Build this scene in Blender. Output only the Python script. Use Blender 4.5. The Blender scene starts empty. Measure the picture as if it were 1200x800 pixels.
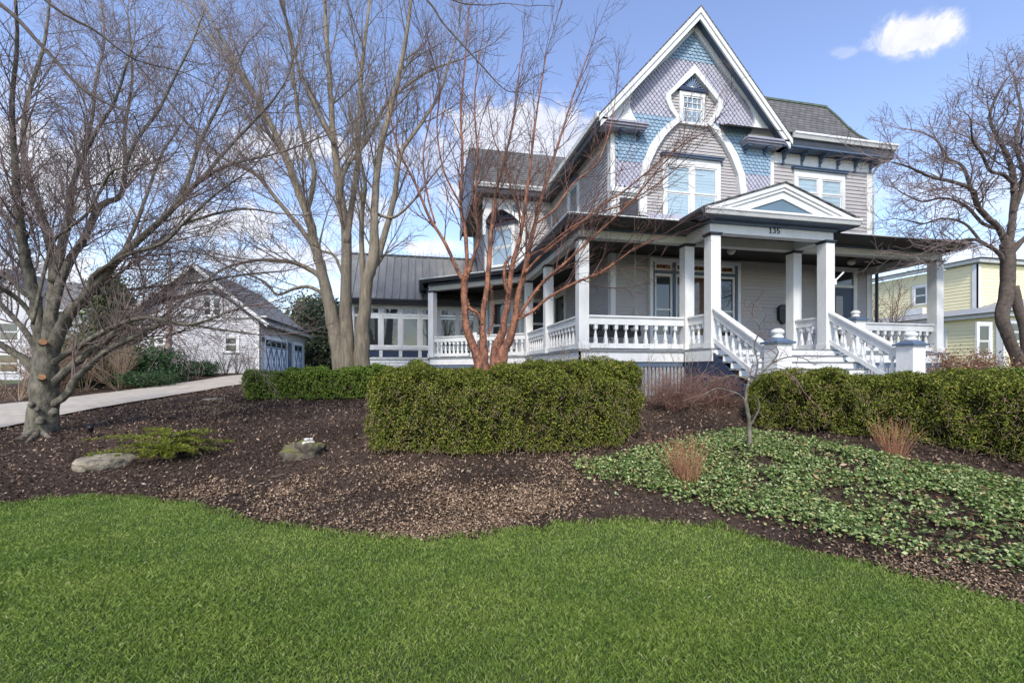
import bpy, math, random
import numpy as np
from math import radians, sin, cos, pi, sqrt, atan2
sc = bpy.context.scene
col = sc.collection
rnd = random.Random(7)
# ------------------------------------------------------------------ camera model
F = 520.0; HY = 433.0; CX = 600.0
YAW = math.atan(520.0/2480.0); CA, SA = cos(YAW), sin(YAW)
def c2w(X, Y): return (X*CA + Y*SA, -X*SA + Y*CA)
def P(px, py, Y):
    X = (px-CX)/F*Y
    u, v = c2w(X, Y)
    return (u, v, (HY-py)/F*Y)
def uz(px, py, v):           # point on a plane parallel to the house front
    t = (px-CX)/F
    u = v*(SA+t*CA)/(CA-t*SA)
    return u, (HY-py)/F*(u*SA+v*CA)
def vz(px, py, u):           # point on a plane parallel to the house side
    t = (px-CX)/F
    v = u*(CA-t*SA)/(SA+t*CA)
    return v, (HY-py)/F*(u*SA+v*CA)
# ------------------------------------------------------------------ terrain
_cp = [(100,None,1.0,-1.6),(-6,2.2,None,-1.6)]
TP = []
def tp(X, Y, Z):
    u, v = c2w(X, Y); TP.append((u, v, Z))
def tpp(px, py, Y):
    TP.append(P(px, py, Y))
for X in (-9,-5,-2,0,2,5,9): 
    tp(X, 1.0, -1.62); tp(X, -4, -1.65)
for X in (-7,-4,-1.5,0.5,2): tp(X, 3.7, -1.6)
tp(4,2.8,-1.6); tp(6,2.6,-1.6); tp(9,2.6,-1.58)
for a in [(90,590,5.3),(50,508,8.5),(0,503,9.5),(100,481,12),(180,468,14),(268,454,17.5),(0,474,14),(100,463,17),(180,453,19),(270,441,24),
          (303,437,27),(160,438,25.6),(480,531,6.4),(600,533,6.35),(750,503,7.8),(358,540,6.6),(115,548,6.6),(190,545,6.75),(400,486,9.0),
          (330,469,13),(430,468,13.2),(878,526,6.2),(805,572,5.0),(1050,546,5.4),(900,502,8.0),(1200,554,5.3),(1200,640,3.8),(1000,600,4.6),
          (700,540,6.2),(300,615,4.5),(560,612,4.6),(-150,520,7.6),(-100,600,5.0)]:
    tpp(*a)
for X,Y,Z in [(2.5,11,-.68),(4,11,-.66),(0,12,-.66),(-2,15,-.62),(-3,18,-.45),(-6,20,-.4),(4,9.3,-.66),(5.5,8.6,-.62),(8.5,9.2,-.58),(9,11,-.6),(12,12,-.6),(13,8,-.8),(10,6.2,-1.1),(12,4,-1.35),
              (0,20,-.45),(8,16,-.5),(16,16,-.6),(25,22,-.6),(30,30,-.6),(10,35,-.5),(-12,40,-.3),(-25,35,-.8),(-25,20,-1.0),(-16,10,-1.3),(-16,4,-1.5),(16,0,-1.6),(-30,45,-.8),(35,45,-.7),(0,48,-.5),(30,10,-1.0),(-32,8,-1.5),(32,-4,-1.6),(-32,-6,-1.65)]:
    tp(X,Y,Z)
TP = np.array(TP)
def _U(r2): return 0.5*r2*np.log(r2+1e-9)
_n = len(TP)
_d = ((TP[:,None,:2]-TP[None,:,:2])**2).sum(2)
_A = np.zeros((_n+3,_n+3)); _A[:_n,:_n] = _U(_d)+np.eye(_n)*0.6
_A[:_n,_n] = 1; _A[:_n,_n+1:] = TP[:,:2]; _A[_n,:_n] = 1; _A[_n+1:,:_n] = TP[:,:2].T
_w = np.linalg.solve(_A, np.concatenate([TP[:,2],[0,0,0]]))
def gz_arr(u, v):
    u = np.asarray(u, float); v = np.asarray(v, float); sh = u.shape
    uf = u.ravel(); vf = v.ravel(); out = np.empty_like(uf)
    for i in range(0, len(uf), 20000):
        a = uf[i:i+20000]; b = vf[i:i+20000]
        d = (a[:,None]-TP[None,:,0])**2+(b[:,None]-TP[None,:,1])**2
        z = _U(d)@_w[:_n]+_w[_n]+_w[_n+1]*a+_w[_n+2]*b
        r = np.sqrt(a*a+(b-14)**2); k = np.clip((r-30)/18, 0, 1); k = k*k*(3-2*k)
        out[i:i+20000] = z*(1-k)+(-.75)*k
    return out.reshape(sh)
def gz(u, v): return float(gz_arr(np.array([u]), np.array([v]))[0])
def at(px, py):              # where the ray through a pixel meets the terrain
    Ys = np.linspace(1.8, 60, 1500)
    X = (px-CX)/F*Ys; u = X*CA+Ys*SA; v = -X*SA+Ys*CA
    f = (HY-py)/F*Ys-gz_arr(u, v)
    i = int(np.argmax(f < 0)) if (f < 0).any() else len(Ys)-1
    if i > 0:
        t = f[i-1]/(f[i-1]-f[i]+1e-9); Y = Ys[i-1]+t*(Ys[i]-Ys[i-1])
    else: Y = Ys[0]
    u, v = c2w((px-CX)/F*Y, Y)
    return (u, v, gz(u, v))
def depth(p): return p[0]*SA+p[1]*CA
# ------------------------------------------------------------------ materials
def newmat(name):
    m = bpy.data.materials.new(name); m.use_nodes = True
    nt = m.node_tree; b = nt.nodes['Principled BSDF']
    return m, nt, b
def nd(nt, t, **k):
    n = nt.nodes.new(t)
    for a, v in k.items():
        if a in n.inputs.keys() if hasattr(n.inputs,'keys') else False: n.inputs[a].default_value = v
        else: setattr(n, a, v)
    return n
def ramp(nt, stops, interp='LINEAR'):
    r = nt.nodes.new('ShaderNodeValToRGB'); cr = r.color_ramp; cr.interpolation = interp
    while len(cr.elements) < len(stops): cr.elements.new(0.5)
    for e, (p, c) in zip(cr.elements, stops):
        e.position = p; e.color = (c[0], c[1], c[2], 1)
    return r
def mixc(nt, fac, a, b, mode='MIX'):
    m = nt.nodes.new('ShaderNodeMix'); m.data_type = 'RGBA'; m.blend_type = mode
    for i, x in ((0, fac), (6, a), (7, b)):
        if isinstance(x, (int, float)): m.inputs[i].default_value = x
        elif isinstance(x, tuple): m.inputs[i].default_value = (x[0], x[1], x[2], 1)
        else: nt.links.new(x, m.inputs[i])
    return m.outputs[2]
def noise(nt, scale, detail=4, rough=.6, vec=None, dist=0):
    n = nt.nodes.new('ShaderNodeTexNoise'); n.inputs['Scale'].default_value = scale
    n.inputs['Detail'].default_value = detail; n.inputs['Roughness'].default_value = rough; n.inputs['Distortion'].default_value = dist
    if vec is not None: nt.links.new(vec, n.inputs['Vector'])
    return n
def coords(nt, scale=(1,1,1), which='Object'):
    t = nt.nodes.new('ShaderNodeTexCoord'); m = nt.nodes.new('ShaderNodeMapping')
    m.inputs['Scale'].default_value = scale
    nt.links.new(t.outputs[which], m.inputs['Vector']); return m.outputs['Vector']
def mat(name, c1, c2=None, scale=3, rough=.6, bump=0, bscale=40, spec=.4, stretch=(1,1,1), detail=5, pos=(.35,.65)):
    m, nt, b = newmat(name)
    b.inputs['Roughness'].default_value = rough; b.inputs['Specular IOR Level'].default_value = spec
    b.inputs['Base Color'].default_value = (*c1, 1)
    v = coords(nt, stretch)
    if c2 is not None:
        n = noise(nt, scale, detail, .65, v); r = ramp(nt, [(pos[0], c1), (pos[1], c2)])
        nt.links.new(n.outputs['Fac'], r.inputs['Fac']); nt.links.new(r.outputs['Color'], b.inputs['Base Color'])
    if bump:
        n2 = noise(nt, bscale, 4, .6, v); bp = nt.nodes.new('ShaderNodeBump')
        bp.inputs['Strength'].default_value = bump; bp.inputs['Distance'].default_value = .02
        nt.links.new(n2.outputs['Fac'], bp.inputs['Height']); nt.links.new(bp.outputs['Normal'], b.inputs['Normal'])
    return m
def leafmat(name, stops, rough=.45, spec=.4, trans=.25, patch=None, pscale=1.5):
    m, nt, b = newmat(name)
    g = nt.nodes.new('ShaderNodeNewGeometry'); r = ramp(nt, stops)
    nt.links.new(g.outputs['Random Per Island'], r.inputs['Fac'])
    c = r.outputs['Color']
    if patch is not None:
        n = noise(nt, pscale, 4, .6, coords(nt)); rr = ramp(nt, [(.38, (0,0,0)), (.62, (1,1,1))])
        nt.links.new(n.outputs['Fac'], rr.inputs['Fac'])
        c = mixc(nt, rr.outputs['Color'], c, mixc(nt, .75, c, patch))
    nt.links.new(c, b.inputs['Base Color'])
    b.inputs['Roughness'].default_value = rough; b.inputs['Specular IOR Level'].default_value = spec
    if trans:
        tr = nt.nodes.new('ShaderNodeBsdfTranslucent'); nt.links.new(c, tr.inputs['Color'])
        mx = nt.nodes.new('ShaderNodeMixShader'); mx.inputs['Fac'].default_value = trans
        nt.links.new(b.outputs[0], mx.inputs[1]); nt.links.new(tr.outputs[0], mx.inputs[2])
        nt.links.new(mx.outputs[0], nt.nodes['Material Output'].inputs['Surface'])
    return m
M = {}
M['white'] = mat('white_paint', (.70,.70,.69), (.57,.57,.55), 3.5, .55, .15, 60, stretch=(1,1,.4), detail=8, pos=(.42,.85))
M['white_old'] = mat('weathered_white_paint', (.66,.67,.66), (.50,.51,.48), 5, .6, .2, 50, pos=(.4,.8))
M['cream'] = mat('cream_beam_paint', (.60,.585,.54), (.54,.525,.48), 3, .55, .1, 60)
M['blue'] = mat('slate_blue_paint', (.095,.135,.205), (.075,.11,.17), 4, .5, .1, 60)
M['navy'] = mat('navy_paint', (.022,.04,.085), (.018,.032,.07), 4, .45)
M['mauve_l'] = mat('pale_mauve_paint', (.34,.33,.39), (.29,.28,.34), 4, .5)
M['ray'] = mat('ray_blue_paint', (.17,.235,.34), None, rough=.5)
M['mauve'] = mat('mauve_grey_paint', (.215,.205,.27), (.18,.175,.235), 4, .5)
M['clap'] = mat('grey_clapboard', (.425,.40,.395), (.385,.36,.355), 1.4, .65, .25, 30, stretch=(1,1,6))
M['clap_g'] = mat('pale_grey_clapboard', (.54,.54,.555), (.48,.48,.495), 1.4, .65, .25, 30, stretch=(1,1,6))
M['yellow'] = mat('yellow_clapboard', (.84,.76,.48), (.78,.70,.43), 1.4, .65, .2, 30, stretch=(1,1,6))
M['deck'] = mat('grey_deck_paint', (.22,.235,.25), (.17,.18,.19), 6, .55, .1, 40)
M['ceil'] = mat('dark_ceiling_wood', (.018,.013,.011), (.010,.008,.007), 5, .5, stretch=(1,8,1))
M['black'] = mat('black_metal', (.012,.012,.014), None, rough=.4)
M['iron'] = mat('dark_gutter', (.05,.055,.065), (.035,.038,.045), 6, .45)
M['lattice'] = mat('grey_slats', (.34,.35,.37), (.26,.25,.26), 8, .7)
M['brown'] = mat('brown_wood', (.10,.05,.025), (.07,.035,.02), 6, .55)
M['stone'] = mat('grey_stone', (.38,.32,.235), (.15,.13,.095), 9, .9, .9, 26)
M['moss'] = mat('mossy_rock', (.13,.105,.075), (.06,.05,.038), 6, .95, 1.0, 18, pos=(.35,.6))
_nt = M['moss'].node_tree; _b = _nt.nodes['Principled BSDF']; _s = _b.inputs['Base Color'].links[0].from_socket
_g = _nt.nodes.new('ShaderNodeNewGeometry'); _x = _nt.nodes.new('ShaderNodeSeparateXYZ'); _nt.links.new(_g.outputs['Normal'], _x.inputs[0]); _nz = noise(_nt, 9, 4, .7, coords(_nt)); _a = _nt.nodes.new('ShaderNodeMath'); _nt.links.new(_x.outputs[2], _a.inputs[0]); _nt.links.new(_nz.outputs['Fac'], _a.inputs[1])
_r = ramp(_nt, [(.0,(0,0,0)),(1,(1,1,1))]); _r.color_ramp.elements[0].position = .62; _r.color_ramp.elements[1].position = .74; _h = _nt.nodes.new('ShaderNodeMath'); _h.operation = 'MULTIPLY'; _h.inputs[1].default_value = .5; _nt.links.new(_a.outputs[0], _h.inputs[0]); _nt.links.new(_h.outputs[0], _r.inputs['Fac'])
_nt.links.new(mixc(_nt, _r.outputs['Color'], _s, (.13,.14,.03)), _b.inputs['Base Color'])
M['pebble'] = mat('white_pebble', (.62,.58,.54), (.5,.46,.42), 9, .6)
M['bulb'] = mat('frosted_globe', (.55,.50,.44), None, rough=.35)
M['rope'] = mat('pale_rope', (.42,.38,.33), None, rough=.8)
M['bark_grey'] = mat('grey_bark', (.19,.17,.13), (.075,.068,.05), 11, .85, 1.0, 30, stretch=(1,1,.5), pos=(.38,.62))
M['bark_big'] = mat('furrowed_brown_bark', (.31,.26,.19), (.15,.125,.09), 9, .9, .8, 30, stretch=(1.4,1.4,.22))
M['bark_red'] = mat('peeling_red_bark', (.36,.155,.085), (.10,.045,.034), 11, .75, 1.0, 34, stretch=(1,1,.5), pos=(.38,.62))
M['bark_dark'] = mat('dark_bark', (.13,.10,.082), (.055,.044,.037), 12, .9, .6, 30)
M['bark_pale'] = mat('pale_birch_bark', (.42,.33,.28), (.25,.16,.12), 8, .8, .4, 30, stretch=(1,1,3))
M['twig'] = mat('purplish_twigs', (.20,.15,.14), None, rough=.8)
M['twig_grey'] = mat('grey_brown_twigs', (.20,.16,.125), None, rough=.8)
M['twig_red'] = mat('red_brown_twigs', (.14,.078,.062), None, rough=.75)
M['twig_tan'] = mat('tan_twigs', (.27,.19,.13), None, rough=.8)
M['cut'] = mat('sawn_wood', (.42,.22,.10), (.30,.15,.07), 20, .8)
M['rstem'] = leafmat('dry_red_stems', [(0,(.30,.11,.06)),(.5,(.36,.17,.10)),(1,(.46,.28,.16))], .7, .2, 0)
M['twig_rose'] = leafmat('rose_brown_stems', [(0,(.16,.085,.065)),(1,(.28,.165,.13))], .75, .2, 0)
# glass
def glassmat(name, tint, alpha_dark):
    m, nt, b = newmat(name)
    b.inputs['Base Color'].default_value = (*tint, 1); b.inputs['Roughness'].default_value = .03
    b.inputs['Specular IOR Level'].default_value = .9
    n = noise(nt, 1.3, 1, .4, coords(nt)); bp = nt.nodes.new('ShaderNodeBump'); bp.inputs['Strength'].default_value = .06; bp.inputs['Distance'].default_value = .05
    nt.links.new(n.outputs['Fac'], bp.inputs['Height']); nt.links.new(bp.outputs['Normal'], b.inputs['Normal'])
    if alpha_dark is not None:
        t = nt.nodes.new('ShaderNodeBsdfTransparent'); t.inputs['Color'].default_value = (.93,.97,.97,1)
        mx = nt.nodes.new('ShaderNodeMixShader'); mx.inputs['Fac'].default_value = alpha_dark
        g = nt.nodes.new('ShaderNodeBsdfGlossy'); g.inputs['Roughness'].default_value = .03
        nt.links.new(bp.outputs['Normal'], g.inputs['Normal'])
        nt.links.new(t.outputs[0], mx.inputs[1]); nt.links.new(g.outputs[0], mx.inputs[2])
        nt.links.new(mx.outputs[0], nt.nodes['Material Output'].inputs['Surface'])
    return m
M['glass'] = glassmat('dark_glass', (.03,.035,.038), None)
M['glass_clear'] = glassmat('clear_glass', (1,1,1), .16)
M['glass_brown'] = glassmat('brown_room_glass', (.09,.045,.022), None)
# stained glass
m, nt, b = newmat('stained_glass'); vv = coords(nt); vo = nt.nodes.new('ShaderNodeTexVoronoi'); vo.inputs['Scale'].default_value = 22
nt.links.new(vv, vo.inputs['Vector']); r = ramp(nt, [(0,(.02,.012,.01)),(.35,(.10,.03,.015)),(.6,(.30,.13,.03)),(.8,(.05,.06,.03)),(1,(.45,.25,.10))])
nt.links.new(vo.outputs['Color'], r.inputs['Fac']); nt.links.new(r.outputs['Color'], b.inputs['Base Color']); b.inputs['Roughness'].default_value = .12
M['stained'] = m
M['blind'] = mat('pale_blinds', (.68,.72,.71), None, rough=.6)
M['curtain'] = mat('grey_curtain', (.42,.46,.48), (.34,.38,.40), 4, .8, stretch=(6,6,.4))
M['sh_blue'] = leafmat('blue_fish_scale_shingles', [(0,(.205,.305,.405)),(1,(.265,.365,.465))], .6, .3, 0)
M['sh_purple'] = leafmat('lilac_diamond_shingles', [(0,(.345,.34,.405)),(1,(.405,.395,.46))], .6, .3, 0)
# roof shingles: brick pattern of tabs
def roofmat(name, c1, c2, c3, horiz=True):
    m, nt, b = newmat(name)
    t = nt.nodes.new('ShaderNodeTexCoord'); s = nt.nodes.new('ShaderNodeSeparateXYZ'); nt.links.new(t.outputs['Object'], s.inputs[0])
    ad = nt.nodes.new('ShaderNodeMath'); nt.links.new(s.outputs[0], ad.inputs[0]); nt.links.new(s.outputs[1], ad.inputs[1])
    cb = nt.nodes.new('ShaderNodeCombineXYZ'); nt.links.new(ad.outputs[0], cb.inputs[0]); nt.links.new(s.outputs[2], cb.inputs[1])
    br = nt.nodes.new('ShaderNodeTexBrick'); nt.links.new(cb.outputs[0], br.inputs['Vector'])
    br.inputs['Color1'].default_value = (*c1,1); br.inputs['Color2'].default_value = (*c2,1); br.inputs['Mortar'].default_value = (*c3,1)
    br.inputs['Scale'].default_value = 1; br.inputs['Mortar Size'].default_value = .012; br.inputs['Brick Width'].default_value = .26; br.inputs['Row Height'].default_value = .12
    br.inputs['Bias'].default_value = 0
    n = noise(nt, 30, 4, .7, t.outputs['Object'])
    c = mixc(nt, .5, br.outputs['Color'], n.outputs['Color'], 'OVERLAY')
    hs = nt.nodes.new('ShaderNodeHueSaturation'); hs.inputs['Saturation'].default_value = .25; nt.links.new(c, hs.inputs['Color'])
    nt.links.new(hs.outputs[0], b.inputs['Base Color']); b.inputs['Roughness'].default_value = .9
    bp = nt.nodes.new('ShaderNodeBump'); bp.inputs['Strength'].default_value = .7; bp.inputs['Distance'].default_value = .02
    iv = nt.nodes.new('ShaderNodeMath'); iv.operation = 'SUBTRACT'; iv.inputs[0].default_value = 1; nt.links.new(br.outputs['Fac'], iv.inputs[1])
    nt.links.new(iv.outputs[0], bp.inputs['Height']); nt.links.new(bp.outputs['Normal'], b.inputs['Normal'])
    return m
M['roof'] = roofmat('dark_asphalt_shingles', (.10,.092,.085), (.15,.13,.12), (.03,.028,.026))
M['roof_g'] = roofmat('brown_asphalt_shingles', (.17,.145,.13), (.23,.20,.18), (.08,.07,.06))
M['roof_b'] = roofmat('blue_grey_shingles', (.22,.26,.30), (.28,.32,.36), (.12,.14,.16))
M['metalroof'] = mat('standing_seam_metal', (.235,.235,.23), (.165,.165,.16), 1.2, .6, .1, 8, spec=.3, stretch=(3,1,.5))
M['metalroof'].node_tree.nodes['Principled BSDF'].inputs['Metallic'].default_value = .1
# ground materials
def groundmat():
    m, nt, b = newmat('dark_bark_mulch'); v = coords(nt)
    n1 = noise(nt, .55, 3, .5, v); n2 = noise(nt, 28, 6, .75, v, .5); n3 = noise(nt, 90, 3, .7, v)
    r2 = ramp(nt, [(.30,(.016,.011,.009)),(.5,(.060,.040,.029)),(.62,(.12,.080,.057)),(.75,(.22,.15,.11))])
    nt.links.new(n2.outputs['Fac'], r2.inputs['Fac'])
    r1 = ramp(nt, [(.42,(0,0,0)),(.62,(1,1,1))]); nt.links.new(n1.outputs['Fac'], r1.inputs['Fac'])
    c = mixc(nt, r1.outputs['Color'], r2.outputs['Color'], mixc(nt, .45, r2.outputs['Color'], (.17,.115,.085)))
    nt.links.new(c, b.inputs['Base Color']); b.inputs['Roughness'].default_value = .95; b.inputs['Specular IOR Level'].default_value = .15
    ad = nt.nodes.new('ShaderNodeMath'); nt.links.new(n2.outputs['Fac'], ad.inputs[0]); nt.links.new(n3.outputs['Fac'], ad.inputs[1])
    bp = nt.nodes.new('ShaderNodeBump'); bp.inputs['Strength'].default_value = 1; bp.inputs['Distance'].default_value = .04
    nt.links.new(ad.outputs[0], bp.inputs['Height']); nt.links.new(bp.outputs['Normal'], b.inputs['Normal'])
    return m
M['mulch'] = groundmat()
M['lawnbase'] = mat('lawn_soil', (.035,.055,.016), (.055,.08,.022), 9, .95, .6, 60)
M['fargrass'] = mat('distant_grass', (.06,.085,.03), (.09,.10,.045), 1.2, .95, .3, 20)
m = mat('pale_concrete_pavers', (.50,.445,.365), (.40,.355,.29), 2.2, .85, .2, 60); M['drive'] = m
nt = m.node_tree; b = nt.nodes['Principled BSDF']; src = b.inputs['Base Color'].links[0].from_socket
br = nt.nodes.new('ShaderNodeTexBrick'); nt.links.new(coords(nt), br.inputs['Vector']); br.inputs['Scale'].default_value = 1
br.inputs['Brick Width'].default_value = .4; br.inputs['Row Height'].default_value = .25; br.inputs['Mortar Size'].default_value = .012
for k, c in (('Color1',(1,1,1)),('Color2',(.86,.84,.82)),('Mortar',(.62,.6,.57))): br.inputs[k].default_value = (*c,1)
nt.links.new(mixc(nt, 1.0, src, br.outputs['Color'], 'MULTIPLY'), b.inputs['Base Color'])
# lawn blades
m, nt, b = newmat('grass_blades'); g = nt.nodes.new('ShaderNodeNewGeometry')
r = ramp(nt, [(0,(.11,.185,.030)),(.45,(.19,.28,.052)),(.8,(.27,.365,.085)),(.96,(.36,.43,.14)),(1,(.46,.44,.25))]); nt.links.new(g.outputs['Random Per Island'], r.inputs['Fac'])
n = noise(nt, 1.1, 5, .65, coords(nt, (1,1.8,1))); rr = ramp(nt, [(.36,(.74,.82,.72)),(.64,(1.14,1.08,1.0))]); nt.links.new(n.outputs['Fac'], rr.inputs['Fac'])
c = mixc(nt, 1.0, r.outputs['Color'], rr.outputs['Color'], 'MULTIPLY')
nt.links.new(c, b.inputs['Base Color']); b.inputs['Roughness'].default_value = .55; b.inputs['Specular IOR Level'].default_value = .3
tr = nt.nodes.new('ShaderNodeBsdfTranslucent'); nt.links.new(c, tr.inputs['Color']); mx = nt.nodes.new('ShaderNodeMixShader'); mx.inputs['Fac'].default_value = .3
nt.links.new(b.outputs[0], mx.inputs[1]); nt.links.new(tr.outputs[0], mx.inputs[2]); nt.links.new(mx.outputs[0], nt.nodes['Material Output'].inputs['Surface'])
M['grass'] = m
M['hedge'] = leafmat('hedge_leaves', [(0,(.035,.055,.009)),(.4,(.095,.125,.017)),(.75,(.21,.23,.03)),(.92,(.36,.36,.06)),(1,(.28,.17,.08))], .55, .2, .25)
M['hedge_g'] = leafmat('green_hedge_leaves', [(0,(.08,.135,.02)),(.5,(.15,.24,.035)),(.9,(.25,.33,.055)),(1,(.34,.36,.09))], .55, .2, .25)
M['hcore'] = mat('hedge_core_shade', (.016,.015,.007), (.030,.026,.012), 30, .95, .8, 40, spec=.05)  # near-black so that gaps between the leaves read as shade
M['cover'] = leafmat('groundcover_leaves', [(0,(.035,.07,.015)),(.25,(.095,.16,.035)),(.5,(.19,.275,.07)),(.7,(.31,.39,.14)),(.86,(.44,.51,.25)),(.94,(.50,.45,.16)),(1,(.30,.16,.08))], .4, .45, .2)
M['chips'] = leafmat('bark_chips', [(0,(.018,.013,.010)),(.40,(.065,.043,.031)),(.70,(.15,.10,.070)),(.90,(.25,.17,.12)),(1,(.46,.35,.26))], .9, .15, 0)
M['litter'] = leafmat('dry_leaf_litter', [(0,(.07,.044,.028)),(.35,(.17,.11,.067)),(.75,(.33,.225,.145)),(1,(.52,.40,.28))], .9, .15, 0)
M['juniper'] = leafmat('juniper_needles', [(0,(.09,.12,.015)),(.5,(.20,.25,.025)),(.85,(.34,.37,.06)),(1,(.34,.24,.10))], .6, .2, .25)
M['conifer'] = leafmat('conifer_needles', [(0,(.035,.055,.016)),(.6,(.07,.095,.026)),(1,(.15,.15,.06))], .7, .2, .15)
M['yew'] = leafmat('yew_needles', [(0,(.02,.05,.016)),(.6,(.04,.085,.03)),(1,(.08,.13,.05))], .6, .2, .15)
M['darktree'] = leafmat('dark_evergreen_leaves', [(0,(.014,.024,.012)),(.6,(.03,.045,.02)),(1,(.06,.075,.03))], .5, .3, .1)
M['olive'] = leafmat('olive_needles', [(0,(.06,.06,.022)),(1,(.13,.12,.05))], .7, .2, .1)
M['dryleaf'] = leafmat('dry_brown_leaves', [(0,(.16,.07,.04)),(.5,(.28,.14,.08)),(.8,(.42,.28,.17)),(1,(.55,.45,.30))], .8, .2, .2)
M['tanleaf'] = leafmat('papery_tan_heads', [(0,(.30,.16,.09)),(1,(.55,.40,.27))], .8, .2, .2)
# ------------------------------------------------------------------ mesh builder
class Fr:
    def __init__(s, o, a, n): s.o = o; s.a = a; s.n = n
    def p(s, a, z, n=0): return (s.o[0]+s.a[0]*a+s.n[0]*n, s.o[1]+s.a[1]*a+s.n[1]*n, z)
def front(v): return Fr((0, v), (1, 0), (0, -1))
def left(u): return Fr((u, 0), (0, 1), (-1, 0))
def right(u): return Fr((u, 0), (0, 1), (1, 0))
def line(p, q):              # frame along p->q, normal to the right hand side of travel... chosen towards the camera
    dx, dy = q[0]-p[0], q[1]-p[1]; L = sqrt(dx*dx+dy*dy); a = (dx/L, dy/L); n = (a[1], -a[0])
    return Fr(p, a, n), L
class MB:
    def __init__(s): s.v = []; s.f = []
    def add(s, vs, fs):
        k = len(s.v); s.v += vs; s.f += [tuple(i+k for i in f) for f in fs]
    def hexa(s, p): s.add(p, [(0,3,2,1),(4,5,6,7),(0,1,5,4),(1,2,6,5),(2,3,7,6),(3,0,4,7)])
    def box(s, fr, a0, a1, z0, z1, n0, n1):
        s.hexa([fr.p(a0,z0,n0),fr.p(a1,z0,n0),fr.p(a1,z0,n1),fr.p(a0,z0,n1),fr.p(a0,z1,n0),fr.p(a1,z1,n0),fr.p(a1,z1,n1),fr.p(a0,z1,n1)])
        return s
    def w(s, x0, x1, y0, y1, z0, z1):
        s.hexa([(x0,y0,z0),(x1,y0,z0),(x1,y1,z0),(x0,y1,z0),(x0,y0,z1),(x1,y0,z1),(x1,y1,z1),(x0,y1,z1)]); return s
    def prism(s, fr, pts, n0, n1):
        n = len(pts); vs = [fr.p(a,z,n0) for a,z in pts]+[fr.p(a,z,n1) for a,z in pts]
        s.add(vs, [tuple(range(n-1,-1,-1)), tuple(range(n,2*n))]+[(i,(i+1)%n,(i+1)%n+n,i+n) for i in range(n)]); return s
    def quad(s, a, b, c, d): s.add([a,b,c,d], [(0,1,2,3)]); return s
    def tri(s, a, b, c): s.add([a,b,c], [(0,1,2)]); return s
    def bar(s, p, q, w, h=None):
        h = h or w; p = np.array(p, float); q = np.array(q, float); d = q-p; d /= np.linalg.norm(d)
        up = np.array([0,0,1.]) if abs(d[2]) < .95 else np.array([1.,0,0])
        x = np.cross(d, up); x /= np.linalg.norm(x); y = np.cross(x, d)
        c = [(-w/2,-h/2),(w/2,-h/2),(w/2,h/2),(-w/2,h/2)]
        s.hexa([tuple(p+x*a+y*b) for a,b in c]+[tuple(q+x*a+y*b) for a,b in c]); return s
    def tube(s, pts, rad, n=10, wob=0, rg=None):
        pts = [np.array(p, float) for p in pts]; k0 = len(s.v); m = len(pts); prev = None
        for i in range(m):
            d = pts[min(i+1,m-1)]-pts[max(i-1,0)]; d = d/(np.linalg.norm(d)+1e-9)
            if prev is None:
                up = np.array([1.,0,0]) if abs(d[0]) < .9 else np.array([0,1.,0]); x = np.cross(d, up)
            else: x = prev-d*np.dot(prev, d)
            x /= np.linalg.norm(x)+1e-9; y = np.cross(d, x); prev = x
            for j in range(n):
                a = 2*pi*j/n; rr = rad[i]*(1+(wob*sin(a*5+i*.16)+wob*1.3*sin(a*3-i*.21+1)+wob*.6*sin(i*.9+a) if wob else 0))
                s.v.append(tuple(pts[i]+x*cos(a)*rr+y*sin(a)*rr))
        for i in range(m-1):
            for j in range(n):
                a = k0+i*n+j; b2 = k0+i*n+(j+1)%n; s.f.append((a,b2,b2+n,a+n))
        s.f.append(tuple(k0+j for j in range(n-1,-1,-1))); s.f.append(tuple(k0+(m-1)*n+j for j in range(n))); return s
    def lathe(s, c, prof, n=12, rot=0):
        k0 = len(s.v)
        for r, z in prof:
            for j in range(n):
                a = 2*pi*(j+.5)/n+rot; s.v.append((c[0]+r*cos(a), c[1]+r*sin(a), c[2]+z))
        for i in range(len(prof)-1):
            for j in range(n):
                a = k0+i*n+j; b2 = k0+i*n+(j+1)%n; s.f.append((a,b2,b2+n,a+n))
        s.f.append(tuple(k0+j for j in range(n-1,-1,-1))); s.f.append(tuple(k0+(len(prof)-1)*n+j for j in range(n))); return s
    def build(s, name, m, parent=None, loc=None, smooth=False):
        off = (0,0,0)
        r = parent
        while r is not None:
            off = tuple(off[i]+r.location[i] for i in range(3)); r = r.parent
        if loc is not None: off = tuple(off[i]+loc[i] for i in range(3))
        me = bpy.data.meshes.new(name); me.from_pydata([(a-off[0],b2-off[1],c-off[2]) for a,b2,c in s.v], [], s.f)
        if smooth: me.polygons.foreach_set('use_smooth', [True]*len(me.polygons))
        me.update(); me.materials.append(m)
        o = bpy.data.objects.new(name, me); col.objects.link(o)
        if loc is not None: o.location = loc
        if parent is not None: o.parent = parent
        return o
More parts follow.
